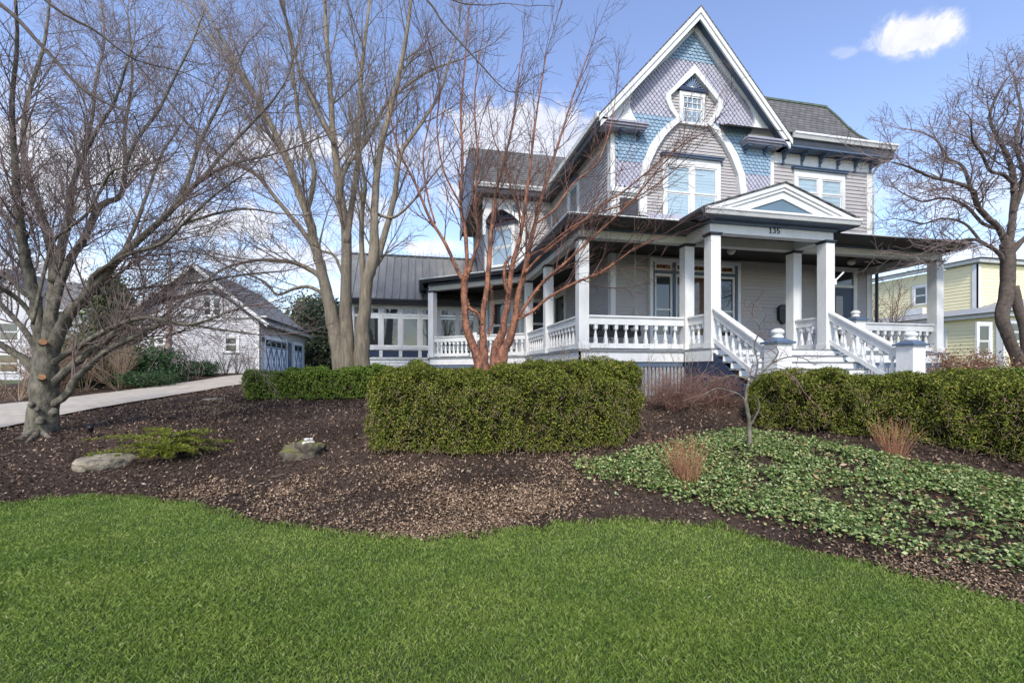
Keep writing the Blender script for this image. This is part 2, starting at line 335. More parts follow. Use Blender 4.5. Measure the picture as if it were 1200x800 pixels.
def npmesh(name, V, Fq, m, parent=None, loc=(0,0,0), smooth=False):
    """V (n,3), Fq (m,k) arrays"""
    me = bpy.data.meshes.new(name); n = len(V); k = Fq.shape[1]
    me.vertices.add(n); me.vertices.foreach_set('co', (V-np.array(loc)).astype(np.float32).ravel())
    me.loops.add(Fq.size); me.loops.foreach_set('vertex_index', Fq.astype(np.int32).ravel())
    me.polygons.add(len(Fq)); me.polygons.foreach_set('loop_start', np.arange(0, Fq.size, k, dtype=np.int32))
    me.polygons.foreach_set('loop_total', np.full(len(Fq), k, dtype=np.int32))
    if smooth: me.polygons.foreach_set('use_smooth', np.ones(len(Fq), dtype=bool))
    me.update(calc_edges=True); me.materials.append(m)
    o = bpy.data.objects.new(name, me); col.objects.link(o); 
    if parent is not None: o.parent = parent
    else: o.location = loc
    return o
def empty(name, loc):
    o = bpy.data.objects.new(name, None); col.objects.link(o); o.location = loc; o.empty_display_size = .3; return o
def tag(o, label=None, cat=None, group=None, kind=None):
    if label: o['label'] = label
    if cat: o['category'] = cat
    if group: o['group'] = group
    if kind: o['kind'] = kind
    return o
# leaf clouds: rhombus quads
def leaves(C, N, size, asp=.55, rs=None, jit=.6, up=None):
    """C centres (n,3), N preferred normals (n,3); returns V,F"""
    rs = rs or np.random.RandomState(1); n = len(C)
    nn = N+rs.normal(0, jit, (n,3)); nn /= np.linalg.norm(nn, axis=1)[:,None]+1e-9
    t = rs.normal(0,1,(n,3)) if up is None else up+rs.normal(0,.35,(n,3))
    t -= nn*(t*nn).sum(1)[:,None]; t /= np.linalg.norm(t, axis=1)[:,None]+1e-9
    b2 = np.cross(nn, t); s = (size*rs.uniform(.7,1.3,n))[:,None] if np.isscalar(size) else (size*rs.uniform(.8,1.2,n))[:,None]
    V = np.stack([C-t*s*.5, C+b2*s*asp*.5+nn*s*.08, C+t*s*.5, C-b2*s*asp*.5+nn*s*.08], 1).reshape(-1,3)
    return V, np.arange(4*n).reshape(-1,4)
def pip(x, y, poly):
    x = np.asarray(x); y = np.asarray(y); ins = np.zeros(x.shape, bool); n = len(poly); j = n-1
    for i in range(n):
        xi, yi = poly[i][:2]; xj, yj = poly[j][:2]
        c = ((yi > y) != (yj > y)) & (x < (xj-xi)*(y-yi)/(yj-yi+1e-12)+xi)
        ins ^= c; j = i
    return ins
# ================================================================== THE HOUSE
def clap(mb, fr, poly, ex=.115, base=0.0, proud=.026):
    """lapped boards filling a convex polygon of (a,z) points"""
    zs = [p[1] for p in poly]; z0, z1 = min(zs), max(zs)
    def rng(z):
        xs = []
        for (a, za), (b2, zb) in zip(poly, poly[1:]+poly[:1]):
            if (za-z)*(zb-z) <= 0 and za != zb: xs.append(a+(b2-a)*(z-za)/(zb-za))
        return (min(xs), max(xs)) if xs else None
    z = z0
    while z < z1-.005:
        zt = min(z+ex, z1); r0 = rng(z+1e-5); r1 = rng(zt-1e-5)
        if r0 and r1:
            t = proud*(1-(zt-z)/ex)+.004
            mb.quad(fr.p(r0[0],z,base+proud), fr.p(r0[1],z,base+proud), fr.p(r1[1],zt,base+t), fr.p(r1[0],zt,base+t))
            mb.quad(fr.p(r0[0],z,base+.002), fr.p(r0[1],z,base+.002), fr.p(r0[1],z,base+proud), fr.p(r0[0],z,base+proud))
        z += ex
def wall(fr, poly, m, parent, ex=.115, name='wall'):
    mb = MB(); clap(mb, fr, poly, ex); o = mb.build(name, m, parent); return o
def window(fr, a0, a1, z0, z1, parent, lights=1, trim=.11, mull=.12, meet=.5, blind='blind', cap=True, capm='blue', cols=1, rows=1, glass='glass_clear', trimm='white', transom=None, capover=.06, name='window', headz=.0):
    t = MB()
    t.box(fr, a0, a0+trim, z0, z1, 0, .075); t.box(fr, a1-trim, a1, z0, z1, 0, .075)
    t.box(fr, a0+trim, a1-trim, z1-trim*1.1, z1, 0, .073); t.box(fr, a0-.03, a1+.03, z0-.07, z0+.001, 0, .11)
    if headz: t.box(fr, a0+.003, a1-.003, z1+.001, z1+headz, 0, .07)
    W = (a1-a0-2*trim-mull*(lights-1))/lights
    for i in range(1, lights):
        x = a0+trim+W*i+mull*(i-1); t.box(fr, x, x+mull, z0, z1-trim*1.1, 0, .07)
    w = t.build(name, M[trimm], parent)
    for i in range(lights):
        x0 = a0+trim+(W+mull)*i; x1 = x0+W; zt = z1-trim*1.1; s = MB(); sw = .045
        zm = z0+(zt-z0)*meet if meet else None
        spans = [(z0, zm, .035), (zm, zt, .055)] if meet else [(z0, zt, .045)]
        for (za, zb, n) in spans:
            s.box(fr, x0+.001, x0+sw, za+.001, zb-.001, .022, n); s.box(fr, x1-sw, x1-.001, za+.001, zb-.001, .022, n)
            s.box(fr, x0+sw, x1-sw, za+.001, za+sw, .022, n-.001); s.box(fr, x0+sw, x1-sw, zb-sw, zb-.001, .022, n-.001)
            for c in range(1, cols):
                xx = x0+(x1-x0)*c/cols; s.box(fr, xx-.011, xx+.011, za+sw, zb-sw, .03, n-.004)
            for r in range(1, rows):
                zz = za+(zb-za)*r/rows; s.box(fr, x0+sw, x1-sw, zz-.010, zz+.010, .031, n-.006)
        s.build('sash', M['white'] if trimm == 'white' else M[trimm], w)
        g = MB(); g.box(fr, x0+.02, x1-.02, z0+.02, zt-.02, .027, .029)
        g.build('pane', M[glass], w)
        if blind == 'blind':
            bl = MB(); z = z0+.03
            while z < zt-.03:
                bl.quad(fr.p(x0+.025,z,.0255), fr.p(x1-.025,z,.0255), fr.p(x1-.025,z+.045,.021), fr.p(x0+.025,z+.045,.021)); z += .043
            bl.build('blind', M['blind'], w)
        elif blind == 'curtain':
            bl = MB(); k = 14
            for j in range(k):
                xa = x0+.02+(W-.04)*j/k; xb = x0+.02+(W-.04)*(j+1)/k
                bl.quad(fr.p(xa,z0+.02,.021+.004*(j%2)), fr.p(xb,z0+.02,.021+.004*((j+1)%2)), fr.p(xb,zt-.02,.021+.004*((j+1)%2)), fr.p(xa,zt-.02,.021+.004*(j%2)))
            bl.build('curtain', M['curtain'], w)
    if cap:
        c = MB(); zc = z1+headz
        c.box(fr, a0-capover, a1+capover, zc+.003, zc+.055, 0, .15); c.box(fr, a0-capover-.025, a1+capover+.025, zc+.056, zc+.085, 0, .18)
        c.build('window_cap', M[capm], w)
    return w
DECK = .51; VF = 12.4; UL = 5.63; UR = 15.17; UG = 11.15; UC = 8.30; CEIL = 3.5
H = empty('victorian_house', (8.3, 12.4, -.66))
tag(H, 'grey two storey house with a blue and lilac shingled gable and a white wraparound porch', 'house')
FV = front(VF)
# ---- walls
wall(FV, [(UL,DECK),(UR,DECK),(UR,CEIL+.02),(UL,CEIL+.02)], M['clap'], H)
wall(FV, [(UL,3.6),(UG,3.6),(UG,7.2),(UC,10.55),(UL,7.2)], M['clap'], H, .095)
wall(FV, [(UG,3.6),(UR,3.6),(UR,7.05),(UG,7.05)], M['clap'], H, .125)
SL = left(UL)
wall(SL, [(VF,DECK),(18.3,DECK),(18.3,7.15),(VF,7.15)], M['clap'], H, .115)
wall(right(UR), [(VF,DECK),(22,DECK),(22,7.05),(VF,7.05)], M['clap'], H, .12)
FW = front(18.3)
wall(FW, [(4.3,DECK),(UL,DECK),(UL,7.15),(4.3,7.15)], M['clap'], H, .115)
FCH, LCH = line((2.9,19.7),(4.3,18.3))
wall(FCH, [(0,DECK),(LCH,DECK),(LCH,7.15),(0,7.15)], M['clap'], H, .115)
wall(left(2.9), [(19.7,-.4),(24,-.4),(24,7.6),(22.6,9.4),(21,9.4),(19.7,7.6)], M['clap'], H, .115)
# foundation block inside
fb = MB(); fb.w(5.75,15.0,12.6,24,-1.2,DECK-.02); fb.w(3.1,5.75,19.9,24,-1.2,DECK-.02); fb.build('foundation', M['stone'], H)
# ---- corner boards
def board(fr, a0, a1, z0, z1, n, m='white', parent=None, name='corner_board', n0=0):
    return MB().box(fr, a0, a1, z0, z1, n0, n).build(name, M[m], parent or H)
cb = MB()
cb.box(FV, UL-.04, UL+.17, 3.62, 7.1, 0, .045); cb.box(SL, VF-.044, VF+.17, 3.62, 7.1, 0, .04); cb.build('corner_board', M['white'], H)
cb = MB(); cb.box(FV, UL-.04, UL+.13, DECK, CEIL, 0, .045); cb.box(SL, VF-.044, VF+.13, DECK, CEIL, 0, .04); cb.build('corner_board', M['white'], H)
board(FV, 11.08, 11.28, 3.62, 6.95, .05)
cb = MB(); cb.box(FV, UR-.17, UR+.04, DECK, 6.85, 0, .045); cb.box(right(UR), VF-.044, VF+.15, DECK, 6.85, 0, .04); cb.build('corner_board', M['white'], H)
board(FW, UL-.10, UL-.022, DECK, 7.0, .03); board(FW, 4.22, 4.40, DECK, 7.0, .045); board(FCH, LCH-.17, LCH, DECK, 7.0, .045)
board(FCH, 0, .17, DECK, 7.0, .045)
# ---- shingled gable
vS = VF-.07; FS = front(vS)
O = [(814.7,76.8),(846.2,120.2),(846.6,126.8),(842.2,136.5),(835,144.5),(845,154),(855,167),(863.7,182),(871.8,204.8),(874.8,227.6),(875.2,262)]
I = [(814.2,86.5),(841.0,119.8),(840.6,126.6),(837.0,134.4),(828.5,145.2),(838,155.5),(847.5,168.2),(856,184),(864.2,205),(867,227.6),(867.4,262)]
def half(pts, v):
    out = []
    for x, y in pts:
        u, z = uz(x, y, v); out.append((abs(u-8.345), z))
    return out
Oh = half(O, vS-.04); Ih = half(I, vS-.04); Oh[0] = (0, Oh[0][1]); Ih[0] = (0, Ih[0][1]); KC = 8.345
mid = [((a[0]+b2[0])/2, (a[1]+b2[1])/2) for a, b2 in zip(Oh, Ih)]
key = [(KC+a, z) for a, z in mid]+[(KC-a, z) for a, z in reversed(mid[1:])]
kt = MB()
for sgn in (1, -1):
    o = [(KC+sgn*a, z) for a, z in Oh]; i = [(KC+sgn*a, z) for a, z in Ih]
    for k in range(len(o)-1):
        q = [o[k], o[k+1], i[k+1], i[k]]
        f4 = [FS.p(a,z,.085) for a,z in q]; b4 = [FS.p(a,z,-.06) for a,z in q]
        kt.add(f4, [(0,1,2,3)]); kt.quad(f4[0],f4[1],b4[1],b4[0]); kt.quad(f4[3],f4[2],b4[2],b4[3])
kt.build('keyhole_trim', M['white'], H)
zb1 = uz(812,74,vS)[1]; zb2 = uz(815,145,vS)[1]; zb3 = uz(800,199,vS)[1]; zb4 = uz(735,222,vS)[1]
def slope_z(u, top=10.60, k=1.118): return top-k*abs(u-UC)
blue = MB(); pur = MB(); wsh = .150; row = 0; z = 4.55
gridS = {}
while z < 10.5:
    kind = 'b' if (z > zb1 or zb3 < z < zb2) else 'p'; ex = .104 if kind == 'b' else .088
    a = 5.80+(wsh/2 if row % 2 else 0)
    while a < 11.12:
        zc = z+.06
        inner = pip(np.array([a]), np.array([zc]), key)[0]
        low = zc < zb4+.02 and a < 6.62
        if not inner and not low and zc < slope_z(a)-.02 and 5.75 < a < 11.12:
            hw = wsh*(.475 if kind == 'b' else .485); L = ex*(1.9 if kind == 'b' else 2.3); n0 = .046+rnd.uniform(0,.006); n1 = .004
            if kind == 'b':
                pr = [(-hw,0)]+[(-hw*cos(t), -hw*.72*sin(t)) for t in (pi*.12,pi*.25,pi*.38,pi*.5,pi*.62,pi*.75,pi*.88)]+[(hw,0)]
                off = hw*.72
            else:
                pr = [(-hw,0),(0,-ex*1.0),(hw,0)]; off = ex
            pts = []
            for (dx, dz) in pr:
                zz = z+off+dz; k = (zz-z)/L; pts.append(FS.p(a+dx, zz, n0+(n1-n0)*k))
            zt = z+L; pts += [FS.p(a+hw, zt, n1), FS.p(a-hw, zt, n1)]
            mb = blue if kind == 'b' else pur; k0 = len(mb.v); nb = len(pts)
            mb.add(pts, [tuple(range(nb))])
            und = [FS.p(a+dx, z+off+dz, -.004) for dx, dz in pr]     # butt thickness
            for j in range(len(pr)-1): mb.add([pts[j], pts[j+1], und[j+1], und[j]], [(0,1,2,3)])
        a += wsh
    z += ex; row += 1
blue.build('fish_scale_shingles', M['sh_blue'], H); pur.build('diamond_shingles', M['sh_purple'], H)
# backing board behind shingles (two strips each side outside keyhole)
bk = MB()
for sgn in (1,-1):
    o = [(KC+sgn*(a+.0), z) for a, z in mid]
    lim = 11.1 if sgn > 0 else 5.78
    for k in range(len(o)-1):
        za, zb = o[k][1], o[k+1][1]
        def edge(z): 
            r = UC+sgn*max(0,(10.5-z)/1.118); return min(r, lim) if sgn > 0 else max(r, lim)
        bk.quad(FS.p(o[k][0],za,-.006), FS.p(o[k+1][0],zb,-.006), FS.p(edge(zb),zb,-.006), FS.p(edge(za),za,-.006))
    bk.tri(FS.p(KC,mid[0][1],-.006), FS.p(UC+sgn*max(0,(10.5-mid[0][1])/1.118),mid[0][1],-.006), FS.p(UC,10.5,-.006))
bk.build('shingle_backing', M['iron'], H)
# white curved barge panels
pn = half([(815.2,38.1),(843.9,79.7),(862,102),(875.4,119),(881,128),(884.0,137),(884.6,146),(881,154),(877,160)], vS-.05)
pn[0] = (0, pn[0][1])
for sgn in (1,-1):
    mb = MB(); fr = front(vS-.035)
    inn = [(UC+sgn*a, z) for a, z in pn]
    zb = 7.30
    outp = [(u, 0) for u, z in inn]
    for k in range(len(inn)-1):
        (u0,z0),(u1,z1) = inn[k], inn[k+1]
        # outer edge: same height, on the roof underside line
        def ou(z): return UC+sgn*min((10.72-z)/1.118, 3.02)
        q = [(u0,z0),(u1,z1),(ou(z1),z1),(ou(z0),z0)]
        f4 = [fr.p(a,z,.085) for a,z in q]; b4 = [fr.p(a,z,-.01) for a,z in q]
        mb.add(f4,[(0,1,2,3)]); mb.quad(f4[0],f4[1],b4[1],b4[0])
    u1,z1 = inn[-1]
    if z1 > zb: 
        q = [(u1,z1),(u1,zb),(UC+sgn*3.02,zb),(UC+sgn*3.02,z1)]; mb.add([fr.p(a,z,.085) for a,z in q],[(0,1,2,3)])
    mb.tri(fr.p(UC,10.72,.085), fr.p(inn[0][0],inn[0][1],.085), fr.p(UC+sgn*(10.72-inn[0][1])/1.118,inn[0][1],.085))
    mb.build('curved_barge_panel', M['white'], H)
# ---- main gable roof
def chev(fr, top, hw, k, th, n0, n1, m, name, parent=None):
    mb = MB(); 
    for sgn in (1,-1):
        pts = [(UC, top), (UC+sgn*hw, top-k*hw), (UC+sgn*hw, top-k*hw-th), (UC, top-th)]
        mb.prism(fr, pts, n0, n1)
    return mb.build(name, m, parent or H)
k = 1.118
R = chev(front(11.88), 10.96, 3.27, k, .06, 0, -11, M['roof'], 'roof')
chev(front(11.885), 10.90, 3.25, k, .16, 0, -.06, M['white'], 'rake_crown', R)
chev(front(11.92), 10.76, 3.20, k, .20, 0, -.05, M['white'], 'rake_board', R)
chev(front(11.97), 10.72, 3.16, k, .05, 0, -.40, M['blue'], 'rake_soffit', R)
chev(front(12.265), 10.70, 3.05, k, .09, 0, -.03, M['mauve'], 'bed_moulding', R)
# left eave of gable: gutter and soffit
g = MB(); g.w(4.98,5.09,11.9,17.75,7.22,7.38); g.build('gutter', M['white_old'], R)
g = MB(); g.w(5.10,UL+.01,11.95,18.2,7.16,7.20); g.w(5.095,5.14,11.95,17.9,7.0,7.22); g.build('soffit', M['iron'], R)
board(SL, VF+.2, 18.25, 6.82, 7.15, .05, 'white', H, 'frieze')
# returns with brackets
def bracket(fr, a, z, dep=.26, h=.36, w=.085, parent=None):
    mb = MB()
    def side(x):
        return [fr.p(x,z,0),fr.p(x,z-h,0),fr.p(x,z-h,.05),fr.p(x,z-h*.72,.075),fr.p(x,z-h*.62,.14),fr.p(x,z-h*.35,.13),fr.p(x,z-h*.22,dep),fr.p(x,z,dep)]
    a0 = side(a-w/2); a1 = side(a+w/2); n = len(a0)
    mb.add(a0+a1, [tuple(range(n)), tuple(range(2*n-1,n-1,-1))]+[(i,(i+1)%n,(i+1)%n+n,i+n) for i in range(n)])
    mb.box(fr, a-w*.75, a+w*.75, z-.05, z-.002, 0, dep+.03)
    mb.box(fr, a-w*.62, a+w*.62, z-h-.05, z-h+.01, 0, .07)
    return mb.build('bracket', M['blue'], parent or H)
for (a0, a1) in ((5.06,6.60),(9.98,11.53)):
    mb = MB(); mb.box(front(VF), a0, a1, 7.13, 7.19, 0, .44); mb.box(front(VF), a0+.04, a1-.04, 7.07, 7.131, 0, .38)
    mb.box(front(VF), a0-.02, a1+.02, 7.19, 7.25, 0, .48)
    mb.build('cornice_return', M['mauve_l'], R)
    board(FV, max(a0+.25,5.80), min(a1-.3,11.1), 6.76, 7.07, .06, 'white', H, 'frieze')
for a in (5.86, 6.45, 10.14, 10.86): bracket(FV, a, 7.07, .32, .30)
# ---- right block: frieze, soffit, brackets, gutter, mansard
board(FV, 11.29, UR, 6.72, 7.06, .055, 'white', H, 'frieze')
mb = MB(); mb.w(11.3,15.62,11.93,12.40,7.07,7.115); mb.w(15.18,15.62,12.401,22,7.071,7.116); SO = mb.build('soffit', M['blue'], H)
MB().w(11.58,15.6,11.935,11.98,7.116,7.40).build('fascia', M['iron'], H)
for a in (11.62,12.33,13.04,13.75,14.46,15.10): bracket(FV, a, 7.07, .36, .33)
bracket(right(UR), VF+.12, 7.07, .3, .33)
def gutter(mb, p, q, z1, h=.13, d=.12, over=0):
    fr, L = line(p, q)
    pr = [(0,z1),(0,z1-h),(d*.45,z1-h),(d*.75,z1-h*.55),(d,z1-h*.35),(d,z1)]
    a0 = [fr.p(-over,z,n) for n,z in pr]; a1 = [fr.p(L+over,z,n) for n,z in pr]; n = len(pr)
    mb.add(a0+a1, [tuple(range(n)), tuple(range(2*n-1,n-1,-1))]+[(i,(i+1)%n,(i+1)%n+n,i+n) for i in range(n)])
mb = MB(); gutter(mb, (11.58,11.93),(15.64,11.93),7.50,.17,.13); gutter(mb, (15.62,11.93),(15.62,22),7.50,.17,.13)
mb.build('gutter', M['white'], H)
prof = [(0,7.50),(.14,7.54),(.30,7.63),(.50,7.82),(.72,8.12),(.92,8.48),(1.10,8.88),(1.25,9.18),(1.36,9.38)]
mb = MB()
for (d0,z0),(d1,z1) in zip(prof, prof[1:]):
    mb.quad((9.2,11.9+d0,z0),(15.64-d0,11.9+d0,z0),(15.64-d1,11.9+d1,z1),(9.2,11.9+d1,z1))
    mb.quad((15.64-d0,11.9+d0,z0),(15.64-d0,22,z0),(15.64-d1,22,z1),(15.64-d1,11.9+d1,z1))
mb.quad((8.8,13.26,9.38),(14.28,13.26,9.38),(14.28,22,9.40),(8.8,22,9.40)); MR = mb.build('mansard_roof', M['roof'], H)
mb = MB(); mb.bar((9.2,13.27,9.41),(14.30,13.27,9.41),.09,.07)
pts = [(15.64-d,11.9+d,z+.02) for d,z in prof]
for p,q in zip(pts,pts[1:]): mb.bar(p,q,.10,.05)
mb.build('ridge_cap', mat('mossy_ridge', (.12,.15,.11), (.07,.10,.08), 8, .9), MR)
# downspout
mb = MB(); mb.tube([(15.5,12.1,7.3),(15.5,12.15,7.15),(15.33,12.3,6.9),(15.26,12.38,6.7),(15.26,12.38,3.9)], [.035]*5, 8); mb.build('downspout', M['white_old'], H, smooth=True)
mb = MB(); mb.tube([(15.27,12.25,3.5),(15.27,12.25,-.5)], [.05]*2, 8); mb.build('downspout', M['iron'], H)
# ---- left wing mansard
mb = MB(); e0 = 2.15
mb.quad((e0,17.78,7.55),(6.5,17.78,7.55),(6.5,19.2,9.62),(e0,19.2,9.62)); mb.quad((e0,19.2,9.62),(8,19.2,9.62),(8,24,9.64),(e0,24,9.64))
mb.quad((e0,17.78,7.47),(6.5,17.78,7.47),(6.5,17.78,7.55),(e0,17.78,7.55)); mb.add([(e0,17.78,7.55),(e0,19.2,9.62),(e0,19.2,9.45),(e0,17.95,7.55)],[(0,1,2,3)])
WR = mb.build('mansard_roof', M['roof'], H)
mb = MB(); gutter(mb, (e0,17.80),(5.0,17.80),7.55,.16,.12); mb.build('gutter', M['white_old'], H)
mb = MB(); mb.w(e0,UL,17.81,19.95,7.17,7.23); mb.w(e0,2.89,19.95,24,7.17,7.23); mb.w(e0,UL,17.805,17.86,7.231,7.46)
mb.bar((e0+.03,17.9,7.2),(e0+.03,24,7.2),.06,.5); mb.build('soffit', M['iron'], H)
mb = MB(); mb.add([(e0+.02,17.95,7.2),(e0+.02,24,7.2),(e0+.02,24,9.55),(e0+.02,19.15,9.55)],[(0,1,2,3)]); mb.build('gable_end', M['blue'], H)
board(FW, 4.28, UL-.02, 6.80, 7.13, .06, 'white', H, 'frieze'); board(FCH, 0.05, LCH-.01, 6.86, 7.13, .06, 'white', H, 'frieze')
# ornamental corner spandrel over the cut corner
mb = MB(); fr, L = line((2.62,18.33),(4.30,18.33))
arch = [(0,7.16),(0,6.2),(.12,6.25),(.35,6.62),(.8,6.72),(1.25,6.5),(1.6,6.2),(L,6.15),(L,7.16)]
for (a0,z0),(a1,z1) in zip(arch[1:], arch[2:]):
    if a1 > a0: mb.add([fr.p(a0,z0,0),fr.p(a1,z1,0),fr.p(a1,7.16,0),fr.p(a0,7.16,0),fr.p(a0,z0,.05),fr.p(a1,z1,.05),fr.p(a1,7.16,.05),fr.p(a0,7.16,.05)],[(4,5,6,7),(0,1,5,4),(3,2,1,0)])
mb.w(2.60,2.72,18.29,18.41,5.6,7.16)
SP = mb.build('spandrel', M['white'], H)
mb = MB(); c = fr.p(1.38,6.80,.06)
ring = [(c[0]+.13*cos(t), c[1]-.02, c[2]+.13*sin(t)) for t in np.linspace(0,2*pi,17)]
for p,q in zip(ring,ring[1:]): mb.bar(p,q,.035,.04)
ring = [(c[0]+.05*cos(t), c[1]-.02, c[2]+.05*sin(t)) for t in np.linspace(0,2*pi,9)]
for p,q in zip(ring,ring[1:]): mb.bar(p,q,.03,.04)
mb.build('medallion', M['blue'], SP)
window(FCH, .28, 1.62, 4.55, 6.25, H, lights=1, trim=.14, glass='glass_clear', blind='curtain')
mb = MB(); mb.prism(FCH, [(.2,6.42),(1.75,6.42),(1.75,6.72),(.2,6.95)], .0, .28); mb.build('spandrel_shadow', M['navy'], H)  # navy wedge standing in for the shadow of the spandrel
# ---- upper windows
W = lambda px, py: uz(px, py, VF-.07)
a0,_ = W(777,200); a1,_ = W(844.5,200); z1 = W(811,190)[1]
window(FV, a0, a1, 4.62, z1, H, lights=2, trim=.13, mull=.14, blind='blind', headz=.10, meet=.50)
a0,_ = W(931,220); a1,_ = W(990.5,220); z1 = W(960,204.5)[1]; z0 = W(960,243)[1]
window(FV, a0, a1, z0-.05, z1, H, lights=2, trim=.13, mull=.14, blind='blind', headz=.09, meet=.50)
a0,_ = W(716.5,240); a1,_ = W(753,240); z1 = W(735,229)[1]
window(FV, UL+.17, a1, 4.5, z1, H, lights=1, trim=.07, glass='glass', blind=None, cap=False, meet=None)
mb = MB(); zl = W(735,223.5)[1]; mb.box(FV, UL-.05, a1+.06, zl-.08, zl+.06, 0, .16); mb.box(FV, UL-.02, a1+.03, z1+.005, zl-.081, 0, .11); mb.build('belt_moulding', M['white'], H)
a0,z0 = W(796.5,146); a1,_ = W(827,120); z1 = W(811,108)[1]; z0 = W(811,144)[1]
window(FV, a0, a1, z0, z1, H, lights=1, trim=.11, cols=4, rows=2, meet=.5, blind='curtain', cap=False, name='attic_window')
# sunburst over attic window
mb = MB(); zs = z1+.01; mb.box(FV, a0-.03, a1+.03, zs, zs+.10, 0, .12); zs += .101
tri = [(a0+.0,zs),(a1-.0,zs),((a0+a1)/2, W(814,88)[1])]
mb.prism(FV, tri, .0, .03); SB = mb.build('sunburst', M['navy'], H)
mb = MB(); cx = (a0+a1)/2; apz = tri[2][1]; hw = (a1-a0)/2
for i in range(11):
    t = pi*(i+.5)/11; dx, dz = cos(t), sin(t)
    # length to triangle edge
    kk = (apz-zs)/hw; L = (apz-zs)/(dz+kk*abs(dx)); 
    mb.bar(FV.p(cx+dx*.10,zs+dz*.10,.045), FV.p(cx+dx*L*.93,zs+dz*L*.93,.035), .055, .03)
mb.build('rays', M['ray'], SB)
mb = MB(); pts = [(cx+.09*cos(t), zs+.09*sin(t)) for t in np.linspace(0,pi,9)]; mb.prism(FV, pts, .03, .06); mb.build('sun_disc', M['white'], SB)
# side wall window, first-floor side door
va,_ = vz(679.5,230,UL); vb,_ = vz(667,230,UL); z1 = vz(680,207,UL)[1]
window(SL, va, vb, 4.5, z1, H, lights=1, trim=.12, blind='curtain')
va,_ = vz(664,350,UL); vb,_ = vz(650,350,UL)
window(SL, va, vb, DECK+.1, vz(657,342,UL)[1], H, lights=1, trim=.14, glass='glass', blind=None, trimm='white', cap=False, name='side_door')
# wing first-floor openings
window(FW, 4.42, 5.35, 1.0, 3.0, H, trim=.1, glass='glass', blind=None, cap=False)
window(FCH, .3, 1.6, .95, 3.05, H, trim=.12, glass='glass', blind=None, cap=False)
# ---- first floor bay window group with stained glass
FB = front(VF)
b0 = uz(761,330,VF-.1)[0]; b1 = uz(867,330,VF-.1)[0]; zt = uz(800,300,VF-.1)[1]-.02
zt = min(zt, 3.38); zmid = uz(781,319,VF-.1)[1]
bay = MB(); bay.box(FB, b0, b1, zt-.10, zt, 0, .16); bay.box(FB, b0, b0+.10, DECK, zt-.10, 0, .15); bay.box(FB, b1-.10, b1, DECK, zt-.10, 0, .15)
bay.box(FB, b0+.10, b1-.10, DECK, 1.0, 0, .10)
xs = [b0+.10]+[uz(x,330,VF-.1)[0] for x in (790,842)]+[b1-.10]
BW = bay.build('bay_window', M['white'], H)
mb = MB(); 
for x in (xs[1], xs[2]): mb.box(FB, x-.045, x+.045, 1.0, zt-.10, 0, .13)
mb.box(FB, xs[0]+.0, xs[0]+.07, 1.001, zt-.101, 0, .125); mb.box(FB, xs[3]-.07, xs[3], 1.001, zt-.101, 0, .125)
mb.box(FB, xs[0]+.07, xs[3]-.07, zmid-.045, zmid+.045, 0, .12); mb.build('mullion', M['blue'], BW)
for i in range(3):
    xa, xb = xs[i]+(.07 if i == 0 else .045), xs[i+1]-(.07 if i == 2 else .045)
    for (za, zb, gm, nm) in ((1.0, zmid-.045, 'glass_brown' if i == 1 else 'glass', 'sash'), (zmid+.045, zt-.10, 'stained', 'transom')):
        s = MB(); w = .07; s.box(FB, xa+.001, xa+w, za+.001, zb-.001, 0, .09); s.box(FB, xb-w, xb-.001, za+.001, zb-.001, 0, .09)
        s.box(FB, xa+w, xb-w, za+.001, za+w, 0, .089); s.box(FB, xa+w, xb-w, zb-w, zb-.001, 0, .089)
        if nm == 'sash' and i != 1: s.box(FB, xa+w, xb-w, za+(zb-za)*.42, za+(zb-za)*.42+.05, 0, .085)
        s.build(nm, M['white'], BW)
        MB().box(FB, xa+w, xb-w, za+w, zb-w, .03, .05).build('pane' if nm == 'sash' else 'stained_pane', M[gm], BW)
# ---- front door
fd = front(VF); d0 = uz(963,330,VF-.1)[0]; d1 = uz(1001,330,VF-.1)[0]
zt = uz(985,318,VF-.1)[1]; dz = uz(980,336,VF-.1)[1]-.02
mb = MB(); mb.box(fd, d0-.14, d0, DECK, zt, 0, .09); mb.box(fd, d1, d1+.14, DECK, zt, 0, .09); mb.box(fd, d0-.16, d1+.16, zt, zt+.14, 0, .11)
mb.box(fd, d0, d1, dz, dz+.10, 0, .08); DF = mb.build('door_frame', M['white'], H)
MB().box(fd, d0+.01, d1-.01, dz+.10, zt-.001, .02, .05).build('transom_pane', M['glass'], DF)
D = MB(); D.box(fd, d0+.001, d1-.001, DECK+.01, dz-.001, .0, .055); DR = D.build('front_door', M['navy'], H)
dm = (d0+d1)/2
for (xa, xb) in ((d0+.13, dm-.28),(dm-.10,dm+.12)):
    MB().box(fd, xa+.05, xb+.12, DECK+.55, dz-.28, .05, .062).build('door_pane', M['glass_brown'], DR)
mb = MB(); mb.lathe(fd.p(dm+.42, 1.55, .09), [(.01,-.03),(.035,-.02),(.04,0),(.035,.02),(.01,.03)], 8); mb.build('door_knob', mat('brass', (.5,.35,.12), None, rough=.3), DR)
